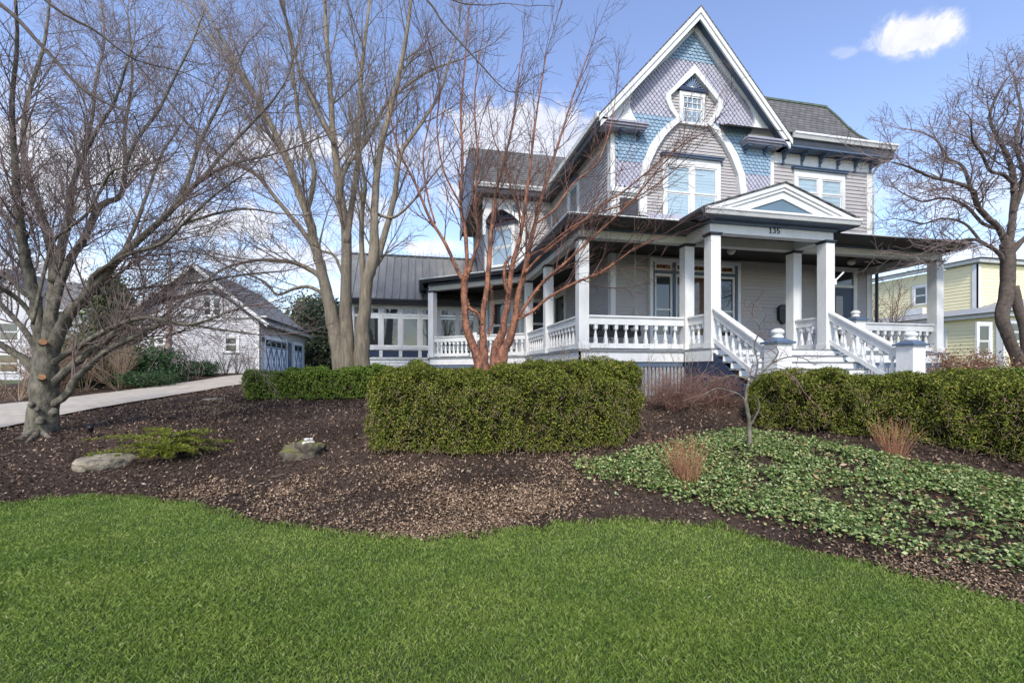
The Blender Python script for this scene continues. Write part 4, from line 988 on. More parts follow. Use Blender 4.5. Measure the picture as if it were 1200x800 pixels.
# mulch chips
cover_px = [(668,548),(715,540),(770,526),(800,522),(830,512),(868,504),(905,512),(960,520),(1010,530),(1060,543),(1110,552),(1160,560),(1210,580),(1350,620),(1350,690),(1200,672),(1150,662),(1080,655),(1020,642),(950,622),(890,606),(840,596),(790,582),(745,574),(700,562)]
COVER = [at(*p)[:2] for p in cover_px]
n = 420000; u, v, X, Y = sample(n, (-16,12), (2.8,19), rs)
keep = (rs.rand(n) < np.clip((5.0/Y)**1.5,0,1))&(np.abs(X) < Y*1.25+.8); u, v, Y = u[keep], v[keep], Y[keep]
k = ~inlawn(u,v)&~pip(u,v,DRIVE); u, v, Y = u[k], v[k], Y[k]
k = ~((u>3.9)&(v>10.4)); u, v, Y = u[k], v[k], Y[k]
n = len(u); C = np.stack([u,v,G(u,v)+rs.uniform(.002,.03,n)],1)
Vc, Fc = leaves(C, np.tile([0,0,1.],(n,1)), rs.uniform(.016,.055,n)*(Y/5)**.5, .42, rs, .75)
o = npmesh('bark_chips', Vc, Fc, M['chips']); tag(o, 'loose dark bark chips spread over the planting beds', 'bark mulch', kind='stuff')
# dry leaf litter patches
lit_px = [[(268,603),(300,588),(345,562),(380,552),(430,546),(500,545),(530,556),(470,568),(420,580),(390,600),(330,612)],[(400,626),(385,612),(440,596),(500,582),(560,570),(620,566),(655,578),(655,600),(600,616),(550,626),(500,632)],[(170,575),(240,560),(290,575),(270,600),(200,590)],
          [(620,540),(700,535),(720,560),(690,590),(640,585)],[(590,478),(700,500),(740,520),(640,535),(520,540),(440,532)],
          [(160,478),(250,468),(300,474),(250,490),(190,488)],[(940,610),(1210,680),(1210,712),(1100,684),(980,652)],[(0,455),(200,438),(240,442),(110,458),(0,470)]]
lit_n = [11000,14000,2200,3000,4500,4500,3600,6000]
Cs = []
for poly, m_ in zip(lit_px, lit_n):
    W_ = np.array([at(*p)[:2] for p in poly]); lo, hi = W_.min(0), W_.max(0)
    q = rs.uniform(lo-.15, hi+.15, (m_*4,2)); nz = vnoise(q[:,0], q[:,1], 5)
    k = pip(q[:,0]+rs.normal(0,.13,len(q)), q[:,1]+rs.normal(0,.13,len(q)), [tuple(a) for a in W_])&(nz+rs.normal(0,.12,len(q)) > .42)
    q = q[k][:m_]; Cs.append(q)
q = np.concatenate(Cs); k = ~inlawn(q[:,0],q[:,1])&~pip(q[:,0],q[:,1],DRIVE); q = q[k]; n = len(q)
C = np.stack([q[:,0],q[:,1],G(q[:,0],q[:,1])+rs.uniform(.01,.035,n)],1); dd = q[:,0]*SA+q[:,1]*CA
Vc, Fc = leaves(C, np.tile([0,0,1.],(n,1)), rs.uniform(.014,.036,n)*(dd/5)**.5, .6, rs, .6)
o = npmesh('leaf_litter', Vc, Fc, M['litter']); tag(o, 'tan shredded leaf litter lying in patches on the mulch', 'leaf litter', kind='stuff')
# ground cover leaves
W_ = np.array(COVER); lo, hi = W_.min(0), W_.max(0); m_ = 60000
q = rs.uniform(lo, hi, (m_,2)); nz = vnoise(q[:,0], q[:,1], 9)
k = pip(q[:,0]+rs.normal(0,.10,m_), q[:,1]+rs.normal(0,.10,m_), COVER)&(nz+rs.normal(0,.12,m_) > .42)
q = q[k]
vis = rs.rand(len(q)) < .62; q = q[vis]; n = len(q)
z0 = G(q[:,0],q[:,1]); hh = rs.uniform(.04,.10,n)
Cs = []; Ns = []
for j in range(4):
    a = rs.uniform(0,2*pi,n); r = rs.uniform(.012,.03,n)
    Cs.append(np.stack([q[:,0]+np.cos(a)*r, q[:,1]+np.sin(a)*r, z0+hh+rs.uniform(-.012,.012,n)],1)); Ns.append(np.stack([np.cos(a)*.35,np.sin(a)*.35,a*0+1],1))
C = np.concatenate(Cs); N = np.concatenate(Ns)
Vc, Fc = leaves(C, N, rs.uniform(.026,.046,len(C)), .62, rs, .38)
o = npmesh('ground_cover', Vc, Fc, M['cover']); tag(o, 'low glossy green and silvery ground cover spreading in front of the right hedge', 'ground cover', kind='stuff')
# a few pale fallen leaves on the cover
q = rs.uniform(lo, hi, (3000,2)); q = q[pip(q[:,0],q[:,1],COVER)][:480]; n = len(q)
C = np.stack([q[:,0],q[:,1],G(q[:,0],q[:,1])+rs.uniform(.03,.10,n)],1); Vc, Fc = leaves(C, np.tile([0,0,1.],(n,1)), rs.uniform(.03,.08,n), .5, rs, .6)
o = npmesh('fallen_leaves', Vc, Fc, M['dryleaf']); tag(o, 'scattered dry brown fallen leaves lying on the green ground cover', 'fallen leaves', kind='stuff')
# ================================================================== BRANCH GENERATOR
def nrm(a):
    l = sqrt(a[0]*a[0]+a[1]*a[1]+a[2]*a[2])+1e-9; return (a[0]/l,a[1]/l,a[2]/l)
def catmull(pts, k):
    out = []; n = len(pts)
    for i in range(n-1):
        p0 = pts[max(i-1,0)]; p1 = pts[i]; p2 = pts[i+1]; p3 = pts[min(i+2,n-1)]
        for j in range(k):
            t = j/k; out.append(tuple(.5*((2*b)+(-a+c)*t+(2*a-5*b+4*c-d)*t*t+(-a+3*b-3*c+d)*t*t*t) for a,b,c,d in zip(p0,p1,p2,p3)))
    out.append(pts[-1]); return out
class Segs:
    def __init__(s): s.p = []; s.q = []; s.r = []; s.t = []
    def add(s, p, q, r, t): s.p.append(p); s.q.append(q); s.r.append(r); s.t.append(t)
    def mesh(s, name, m, parent, n=3, loc=None):
        p = np.array(s.p); q = np.array(s.q); r = np.array(s.r)[:,None]; t = np.array(s.t)[:,None]
        d = q-p; L = np.linalg.norm(d,axis=1)[:,None]+1e-9; d = d/L; q = q+d*t*.3
        up = np.where(np.abs(d[:,2:3]) < .9, np.array([[0,0,1.]]), np.array([[1.,0,0]])); x = np.cross(d,up); x /= np.linalg.norm(x,axis=1)[:,None]; y = np.cross(d,x)
        ring = []
        for c_, rr in ((p,r),(q,t)):
            for j in range(n):
                a = 2*pi*j/n; ring.append(c_+x*cos(a)*rr+y*sin(a)*rr)
        V = np.stack(ring,1).reshape(-1,3); m_ = len(p); base = (np.arange(m_)*2*n)[:,None]
        Fs = [base+np.array([[j,(j+1)%n,(j+1)%n+n,j+n]]) for j in range(n)]
        return npmesh(name, V, np.concatenate(Fs), m, parent, parent.location if parent else (loc or (0,0,0)), smooth=True)
# ================================================================== HEDGES
def hedge(label, pathc, depth_, hz_top, n, size, mkey, seed, closed_ends=True, group='clipped box hedges', taper=.0):
    """pathc: front-edge polyline in camera-plane coords (X,Y); hedge extends depth_ to the left of travel (away from the viewer)"""
    rs = np.random.RandomState(seed)
    pts = np.array([c2w(*p) for p in pathc]); d = np.r_[0,np.cumsum(np.linalg.norm(np.diff(pts,axis=0),axis=1))]; L = d[-1]
    def fr_(s):
        x = np.interp(s,d,pts[:,0]); y = np.interp(s,d,pts[:,1]); x2 = np.interp(s+.05,d,pts[:,0]); y2 = np.interp(s+.05,d,pts[:,1]); x1 = np.interp(s-.05,d,pts[:,0]); y1 = np.interp(s-.05,d,pts[:,1])
        tx, ty = x2-x1, y2-y1; l = np.sqrt(tx*tx+ty*ty)+1e-9; return x, y, tx/l, ty/l
    def surf(s, c):
        """c in 0..1 around the cross-section: 0 front bottom ->.42 front top -> .72 back top -> 1 back bottom"""
        x, y, tx, ty = fr_(s); nx, ny = -ty, tx
        e = np.clip(np.minimum(s, L-s)/.70, 0, 1); e = np.sqrt(np.clip(1-(1-e)**2,0,1)); hw = depth_/2
        # superellipse cross-section
        w_ = np.interp(c, [0,.03,.08,.30,.36,.40,.44,.58,.70,.74,.78,.95,1], [-.80,-.92,-.98,-1,-.95,-.86,-.72,0,.72,.86,.95,1,.8])
        zz = np.interp(c, [0,.03,.08,.30,.36,.40,.44,.58,.70,.74,.78,.95,1], [-1,-.95,-.80,.50,.76,.89,.97,1.04,.97,.89,.76,-.80,-1])
        lump = .06*np.sin(s*3.1+c*5+seed)+.035*np.sin(s*7.3+c*11)+.03*np.sin(s*13+c*17+seed)+.02*np.sin(s*29-c*23)
        wid = hw*(.50+.50*e)*(1+.0*lump)
        off = w_*(wid+lump); gx = x+nx*(hw+off); gy = y+ny*(hw+off)
        zb = gz_arr(gx,gy)+.04; zt = hz_top(s/L)-.20*(1-e)+lump*.8
        zm = (zb+zt)/2; hh = (zt-zb)/2
        bulge = np.where(zz < 0, (1+zz*.10), 1)
        gx = x+nx*(hw+off*bulge); gy = y+ny*(hw+off*bulge)
        return np.stack([gx, gy, zm+zz*hh],-1)
    s = rs.uniform(0,L,n); c = rs.uniform(.0,.86,n); kp = rs.rand(n) < np.interp(c,[0,.06,.25,.36,.5],[.5,.55,.8,1,1]); s = s[kp]; c = c[kp]; n = len(s)  # leaves thinned low down, baring the dark core as shade
    p = surf(s,c); e = 1e-2; ps = surf(s+e,c)-p; pc_ = surf(s,c+e)-p; N = np.cross(ps,pc_); N /= np.linalg.norm(N,axis=1)[:,None]+1e-9
    ctr = surf(s,np.full(n,.15))*.5+surf(s,np.full(n,.85))*.5; sg = np.sign(((p-ctr)*N).sum(1)); N *= sg[:,None]
    # clumpy depth with wear holes
    cl = np.sin(p[:,0]*11+2*np.sin(p[:,2]*9))+np.sin(p[:,1]*12+p[:,2]*10)+np.sin(p[:,2]*14+p[:,0]*6)
    dep = rs.exponential(.055,n)+np.where(cl < -1.2,.055,0)-.03*(cl > .8)-np.where(rs.rand(n) < .03, rs.uniform(0,.06,n), 0)
    C = p-N*dep[:,None]
    m2 = int(n*.10)
    # end caps
    se = np.where(rs.rand(m2) < .5, 0., L); k = rs.rand(m2)
    pe = surf(se, rs.uniform(0,.5,m2)); pe2 = surf(se, rs.uniform(.6,1,m2)); Ce = pe*k[:,None]+pe2*(1-k[:,None]); x,y,tx,ty = fr_(se); sgn = np.where(se > 0,1,-1)
    Ne = np.stack([tx*sgn,ty*sgn,tx*0],1); Ce = Ce+Ne*rs.uniform(-.05,.10,m2)[:,None]
    C = np.concatenate([C,Ce]); N2 = np.concatenate([N,Ne])
    Vc, Fc = leaves(C, N2+np.array([0,0,.5]), size, .6, rs, .85)
    root = empty('hedge', tuple(np.mean(pts,0))+(float(gz(*np.mean(pts,0))),)); tag(root, label, 'hedge', group)
    npmesh('foliage', Vc, Fc, M[mkey], root, root.location)
    m3 = int(n*.009); pt = surf(rs.uniform(0,L,m3), rs.uniform(0,.33,m3)); ctr2 = np.array([*np.mean(pts,0),0]); Tw = Segs(); dr = rs.normal(0,1,(m3,3)); dr[:,2] = np.abs(dr[:,2])+.4
    for i_ in range(m3):
        q_ = pt[i_]; d_ = dr[i_]/np.linalg.norm(dr[i_])*rs.uniform(.03,.10); Tw.add(tuple(q_-d_*1.2), tuple(q_+d_*.25), .0028, .0016)
    Tw.mesh('twigs', M['twig_tan'], root)
    # solid dark core, its colour standing in for shade inside the hedge
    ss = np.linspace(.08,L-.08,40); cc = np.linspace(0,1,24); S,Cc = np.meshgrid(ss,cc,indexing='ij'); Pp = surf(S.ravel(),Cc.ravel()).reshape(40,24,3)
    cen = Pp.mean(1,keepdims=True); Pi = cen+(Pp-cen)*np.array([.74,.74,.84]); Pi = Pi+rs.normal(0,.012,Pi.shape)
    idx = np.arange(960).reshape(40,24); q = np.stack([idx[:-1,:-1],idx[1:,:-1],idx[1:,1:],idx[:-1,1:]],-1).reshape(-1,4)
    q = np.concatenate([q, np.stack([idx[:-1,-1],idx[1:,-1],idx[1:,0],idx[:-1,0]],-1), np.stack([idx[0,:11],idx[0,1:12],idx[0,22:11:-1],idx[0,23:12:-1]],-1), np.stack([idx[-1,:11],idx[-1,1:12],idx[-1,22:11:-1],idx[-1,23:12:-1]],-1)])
    npmesh('shade_core', Pi.reshape(-1,3), q, M['hcore'], root, root.location)
    return root
hedge('long clipped hedge in the middle of the mulch bed below the red barked tree', [(-2.42,6.8),(-2.0,6.32),(-.9,6.22),(.5,6.26),(1.65,6.6),(2.25,7.15)], 1.15, lambda t: np.interp(t,[0,.08,.2,.5,.8,1],[-.16,-.04,.01,.03,.12,.10]), 150000, .026, 'hedge', 21)
hedge('clipped hedge running along the right edge of the ground cover bed below the stairs', [(4.12,7.75),(4.65,7.3),(5.3,6.6),(6.2,5.6),(7.2,4.6),(8.2,3.6)], 1.15, lambda t: np.interp(t,[0,.2,.6,1],[-.06,-.04,-.12,-.30]), 150000, .027, 'hedge', 22)
hedge('low bright green hedge at the bend of the driveway behind the boulder', [(-8.35,13.5),(-7.6,12.9),(-5.5,12.9),(-3.0,13.2)], 1.0, lambda t: np.interp(t,[0,.5,1],[-.09,.03,.10]), 46000, .048, 'hedge_g', 23)
hedge('short green hedge behind the right hedge at the foot of the dark tree', [(10.3,9.5),(12,9.1),(14.5,8.6)], 1.0, lambda t: 0*t+.02, 14000, .045, 'hedge_g', 24)
# ---- growth
def grow(S, p, d, L, r, lev, R, cfg):
    c = cfg[lev]; n = max(2, int(L/c['step'])); st = L/n; pts = [p]; dirs = [d]; cur = p
    for i in range(n):
        d = nrm((d[0]+R.gauss(0,c['wob']), d[1]+R.gauss(0,c['wob']), d[2]+R.gauss(0,c['wob'])+c['up']))
        cur = (cur[0]+d[0]*st, cur[1]+d[1]*st, cur[2]+d[2]*st); pts.append(cur); dirs.append(d)
    r1 = max(c['rmin'], r*c['tap'])
    for i in range(n):
        S.add(pts[i], pts[i+1], r+(r1-r)*i/n, r+(r1-r)*(i+1)/n)
    if lev+1 < len(cfg): spawn(S, pts, [r+(r1-r)*i/n for i in range(n+1)], L, lev+1, R, cfg, c.get('start',.2))
def spawn(S, pts, rad, L, lev, R, cfg, start=.15):
    c = cfg[lev]; cnt = int(L*(1-start)/c['gap']+R.random()); m = len(pts)-1
    for k in range(cnt):
        t = start+(1-start)*(k+R.random())/max(cnt,1); t = min(t,.999); i = int(t*m); f = t*m-i
        a, b2 = pts[i], pts[i+1]; p = tuple(a[j]+(b2[j]-a[j])*f for j in range(3)); T = nrm(tuple(b2[j]-a[j] for j in range(3)))
        q = (R.gauss(0,1),R.gauss(0,1),R.gauss(0,1)); dt = sum(q[j]*T[j] for j in range(3)); q = nrm(tuple(q[j]-T[j]*dt for j in range(3)))
        an = radians(R.uniform(*c['ang'])); d = nrm(tuple(T[j]*cos(an)+q[j]*sin(an)+(c.get('lift',0) if j == 2 else 0) for j in range(3)))
        l = c['len']*R.uniform(.55,1.2)*(1.15-c.get('fade',.75)*t); r = min(rad[i]*c['rr'], c['rmax'])
        grow(S, p, d, max(l,c['step']*1.5), max(r,c['rmin']), lev, R, cfg)
def branchtree(name, label, cat, base_px, Y0, limbs, cfg, mt, mtw, seed, extra=None, trunk_sides=14, base=None, wob=.06, thick=.0, sink=.12, rscale=1.0):
    R = random.Random(seed)
    b0 = P(*base_px, Y0); root = empty(name, (b0[0],b0[1],gz(b0[0],b0[1]))); tag(root, label, cat)
    tk = MB(); S = Segs()
    for L in limbs:
        pts = []; n = len(L['p']); dd = L.get('d', 0); ds = L.get('ds', 0)
        for i,(x,y) in enumerate(L['p']):
            t = i/(n-1); pts.append(P(x,y,Y0+ds+(dd-ds)*t*t if dd or ds else Y0))
        if L.get('root'): pts[0] = (pts[0][0],pts[0][1],gz(pts[0][0],pts[0][1])-sink)
        k = 5; cp = catmull(pts,k); rp = L['r']; m = len(cp)
        rs_ = L.get('rs', rscale)
        rad = [max(.004, (rs_+(1-rs_)*(L.get('root',0) and max(0,1-i/(m*.25))))*(np.interp(i/(m-1)*(len(rp)-1), range(len(rp)), rp))/F*depth(cp[i])) for i in range(m)]
        # small irregularities
        jt = .02 if L.get('rs') else .06
        cp2 = [tuple(c+R.gauss(0,rad[i]*jt if 0 < i else 0) for c in cp[i]) for i in range(m)]
        tk.tube(cp2, rad, trunk_sides if rad[0] > .04 else 8, wob)
        Ln = sum(sqrt(sum((a-b2)**2 for a,b2 in zip(p,q))) for p,q in zip(cp2,cp2[1:]))
        if L.get('spawn', True): spawn(S, cp2, rad, Ln, 0, R, cfg if 'cfg' not in L else L['cfg'], L.get('start',.25))
        if L.get('tip', True): 
            T = nrm(tuple(cp2[-1][j]-cp2[-2][j] for j in range(3))); grow(S, cp2[-1], T, cfg[0]['len']*.9, rad[-1], 0, R, cfg)
    t = tk.build('trunk', M[mt], root, smooth=True)
    if S.p: S.mesh('branches', M[mtw], root)
    return root, t, S
# ================================================================== TREES
cfgA = [dict(len=2.0,gap=.25,ang=(22,52),up=.035,wob=.09,step=.16,rr=.42,rmax=.020,rmin=.004,tap=.3,start=.12,fade=.55,lift=.1),
        dict(len=.85,gap=.13,ang=(25,55),up=.03,wob=.10,step=.13,rr=.55,rmax=.009,rmin=.0028,tap=.5,start=.15,fade=.6),
        dict(len=.36,gap=.085,ang=(25,55),up=.02,wob=.12,step=.12,rr=.7,rmax=.0042,rmin=.0024,tap=.7,start=.2,fade=.5)]
Y1 = 8.6
T1 = [dict(p=[(49,510),(50,492),(51,470),(52,448),(53,425),(52,402)], r=[17.5,14,13,13,11.5,7], rs=1, root=1, spawn=False, tip=False),
 dict(p=[(49,425),(46,390),(41,350),(33,318),(27,285),(21,235),(17,180),(14,120),(20,50),(16,-30)], r=[10,9.5,9,8.5,7.5,6.5,5,4,3,2], d=-1.4),
 dict(p=[(55,415),(58,385),(62,345),(63,305),(50,255),(35,215),(27,165),(34,110),(52,50),(60,-20)], r=[11,10.5,9.5,8.5,7,5.5,4.5,3.5,2.5,1.6], d=1.0),
 dict(p=[(62,330),(70,300),(80,255),(84,222),(97,185),(115,150),(135,118),(150,70)], r=[7.5,7,6,5,4,3,2.4,1.6], d=-.6),
 dict(p=[(58,380),(68,340),(82,305),(98,280),(117,242),(142,228),(147,190),(146,150),(155,90),(150,20)], r=[8,7.5,7,6.2,5.5,4.5,3.8,3,2.2,1.4], d=1.8),
 dict(p=[(54,434),(64,403),(78,372),(98,350),(118,328),(142,300),(178,268),(207,240),(236,210),(270,193),(315,182)], r=[11,11,10,9.5,8.5,7,5.5,5,4,3,2], d=-.8),
 dict(p=[(104,342),(108,325),(125,312),(150,298),(190,285),(215,262),(250,230),(285,205)], r=[4.5,4.2,4,3.6,3,2.6,2,1.4], d=-1.6, ds=-.2),
 dict(p=[(54,432),(70,419),(90,408),(115,392),(145,378),(172,372),(200,377),(225,380),(262,368)], r=[6,5.5,5.2,5,4.6,4,3.4,2.8,2], d=-1.2),
 dict(p=[(53,458),(78,434),(102,415),(128,396),(148,370),(180,355),(215,347),(245,340),(262,348)], r=[7.5,7,6.2,5.8,4.8,4.2,3.4,2.6,1.8], d=.9),
 dict(p=[(50,474),(66,471),(80,460),(87,445),(104,428),(130,408),(155,396),(178,384),(204,378),(250,385),(300,392)], r=[8,7,6.5,6,5.5,5,4.5,4,3.2,2.4,1.4], d=-.3),
 dict(p=[(100,345),(120,343),(145,340),(190,335),(240,330),(285,322),(330,318)], r=[3.6,3.4,3.2,2.8,2.4,2,1.3], d=.8),
 dict(p=[(51,450),(33,425),(15,413),(-6,400),(-40,385),(-90,340)], r=[8,7,6,5.5,5,3.5], d=-.8),
 dict(p=[(50,430),(35,396),(18,375),(2,358),(-25,330),(-60,280)], r=[5.5,5,4.5,4,3,2], d=.8),
 dict(p=[(40,375),(30,360),(16,347),(2,338),(-20,325),(-50,290)], r=[4.5,4.2,4,3.5,3,2], d=-1.0),
 dict(p=[(36,350),(24,340),(10,326),(-4,318),(-30,290),(-50,250)], r=[4,3.8,3.6,3.2,2.6,1.8], d=1.2),
 dict(p=[(27,285),(12,262),(-2,246),(-30,225)], r=[4.5,4,3.6,3], d=.5),
 dict(p=[(146,196),(160,165),(185,130),(205,90),(225,50),(240,10)], r=[3.6,3.2,2.8,2.2,1.7,1.2], d=.8),
 dict(p=[(207,240),(222,205),(235,165),(258,120),(275,80),(290,50)], r=[4.4,3.8,3.2,2.6,2,1.3], d=1.2),
 dict(p=[(236,210),(262,180),(290,150),(318,120),(335,95)], r=[4,3.2,2.6,2,1.2], d=-.4),
 dict(p=[(142,300),(160,262),(175,220),(190,180),(210,150)], r=[4,3.4,2.8,2.2,1.4], d=.9),
 dict(p=[(97,185),(108,140),(112,95),(122,50),(118,0)], r=[3.4,2.8,2.3,1.8,1.2], d=1.4),
 dict(p=[(215,262),(255,250),(290,245),(325,250)], r=[3,2.4,1.9,1.2], d=-.6),
 dict(p=[(38,380),(60,290),(80,268),(104,248),(128,205),(146,196),(190,190)], r=[3,3,2.8,2.6,2.2,1.8,1.2], d=-2.2, ds=-.5),
]
r1, tk1, _ = branchtree('bare_tree', 'wide grey barked bare tree with knobbly trunk standing beside the driveway', 'tree', (50,508), Y1, T1, cfgA, 'bark_grey', 'twig', 5, wob=.05, rscale=.60)
# burls, sawn stubs, surface roots
for (x,y,r_,k) in ((37,474,3.2,0),(47,493,4.2,0),(63,483,4.5,0),(43,480,2.6,0)):
    c = P(x,y,Y1-.225); R_ = r_/F*Y1; mb = MB(); mb.lathe((c[0],c[1],c[2]), [(R_*sin(t)*(1+.12*sin(5*t+x)), -R_*1.15*cos(t)) for t in np.linspace(.05,pi-.05,9)], 12)
    mb.build('burl', M['bark_grey'], r1, smooth=True)
for (x,y,r_) in ((50,402,3.6),(49,443,3.4)):
    c = np.array(P(x,y,Y1-.20)); e_ = np.array(P(x+.5,y-1.5,Y1-.42)); rr = r_/F*Y1
    s_ = MB().tube([c,e_],[rr*1.15,rr],12).build('pruned_stub', M['bark_grey'], r1, smooth=True)
    dcut = (e_-c)/np.linalg.norm(e_-c); MB().tube([e_+dcut*.001,e_+dcut*.006],[rr*.93,rr*.9],12).build('sawn_face', M['cut'], s_)
for j,(x1,y1) in enumerate([(10,516),(28,519),(62,514),(75,506),(30,508)]):
    p = at(x1,y1); b0 = at(48,508); pts = [tuple(b0[i]*(1-t)+p[i]*t for i in range(2)) for t in (.15,.4,.7,1)]
    MB().tube([(a,b2,gz(a,b2)+.03-.02*i) for i,(a,b2) in enumerate(pts)], [.07,.05,.035,.015], 8, .1).build('surface_root', M['bark_grey'], r1, smooth=True)
# T2 big clump of trunks
cfgB = [dict(len=2.8,gap=.42,ang=(18,42),up=.045,wob=.07,step=.25,rr=.42,rmax=.035,rmin=.006,tap=.3,start=.15,fade=.55,lift=.12),
        dict(len=1.15,gap=.20,ang=(22,50),up=.03,wob=.09,step=.2,rr=.5,rmax=.012,rmin=.0042,tap=.5,start=.15,fade=.6),
        dict(len=.5,gap=.15,ang=(25,55),up=.02,wob=.1,step=.2,rr=.7,rmax=.006,rmin=.0036,tap=.7,start=.2,fade=.5)]
Y2 = 14.3
T2 = [dict(p=[(402,432),(397,408),(388,370),(378,322),(370,290),(360,250),(345,212),(332,176),(318,148),(304,121),(285,90),(262,50),(230,-10)], r=[11,10.5,10,9.5,9,8,7,6,5,4.5,3.5,2.5,1.5], root=1, d=-1.5, start=.35),
 dict(p=[(408,432),(407,408),(405,350),(406,275),(400,236),(394,190),(390,150),(386,90),(382,30),(380,-40)], r=[10,10,10,9.5,8,6.5,5.5,4.5,3.5,2.5], root=1, d=.8, start=.3),
 dict(p=[(424,434),(424,405),(426,370),(430,330),(438,300),(439,240),(446,175),(462,112),(475,50),(484,-20)], r=[10,10.5,11,11.5,10,7,5.8,4.8,3.6,2.4], root=1, d=-.6, start=.35),
 dict(p=[(406,285),(412,240),(419,190),(421,137),(424,80),(432,10),(434,-40)], r=[6,5.5,5,4.4,3.6,2.6,2], d=1.6),
 dict(p=[(440,308),(452,270),(462,230),(470,180),(490,150),(515,110),(530,60)], r=[7.5,6,5,4.2,3.4,2.6,1.6], d=.9),
 dict(p=[(428,340),(424,300),(424,250),(428,215),(420,180)], r=[5.5,5,4.4,3.5,2], d=-.9),
 dict(p=[(362,258),(345,215),(330,178),(312,150),(298,110),(270,70),(235,30),(215,0)], r=[5.5,4.6,4,3.6,3,2.4,1.8,1.2], d=1.2),
 dict(p=[(372,295),(350,265),(325,235),(300,205),(262,185),(225,150),(190,110)], r=[5,4.4,3.8,3.2,2.6,2,1.2], d=-2.2),
 dict(p=[(384,338),(372,322),(355,312),(335,306),(300,305),(262,315),(235,335)], r=[5.5,5,4.4,3.8,3,2.2,1.4], d=-1.6),
 dict(p=[(380,345),(362,336),(345,338),(325,345),(310,330),(290,322)], r=[4,3.5,3,2.4,2,1.2], d=-.6),
 dict(p=[(398,238),(404,200),(430,165),(455,120),(500,85),(540,70)], r=[4,3.6,3.2,2.8,2.2,1.4], d=1.6),
 dict(p=[(360,250),(368,200),(352,150),(345,100),(340,50),(330,-10)], r=[4.5,4,3.4,2.8,2.2,1.6], d=-.8),
 dict(p=[(392,170),(372,130),(350,80),(338,30),(320,-20)], r=[3.4,3,2.6,2,1.5], d=-1.4),
 dict(p=[(404,330),(392,300),(375,292),(378,270)], r=[3,2.6,2.2,1.4], d=-.5),
 dict(p=[(440,250),(460,255),(480,240),(500,215),(520,190)], r=[3,2.6,2.2,1.8,1.2], d=-1),
]
r2, _, _ = branchtree('bare_tree', 'tall furrowed bare tree with three trunks behind the low hedge in front of the sunroom', 'tree', (408,430), Y2, T2, cfgB, 'bark_big', 'twig_grey', 9, wob=.03, rscale=.60)
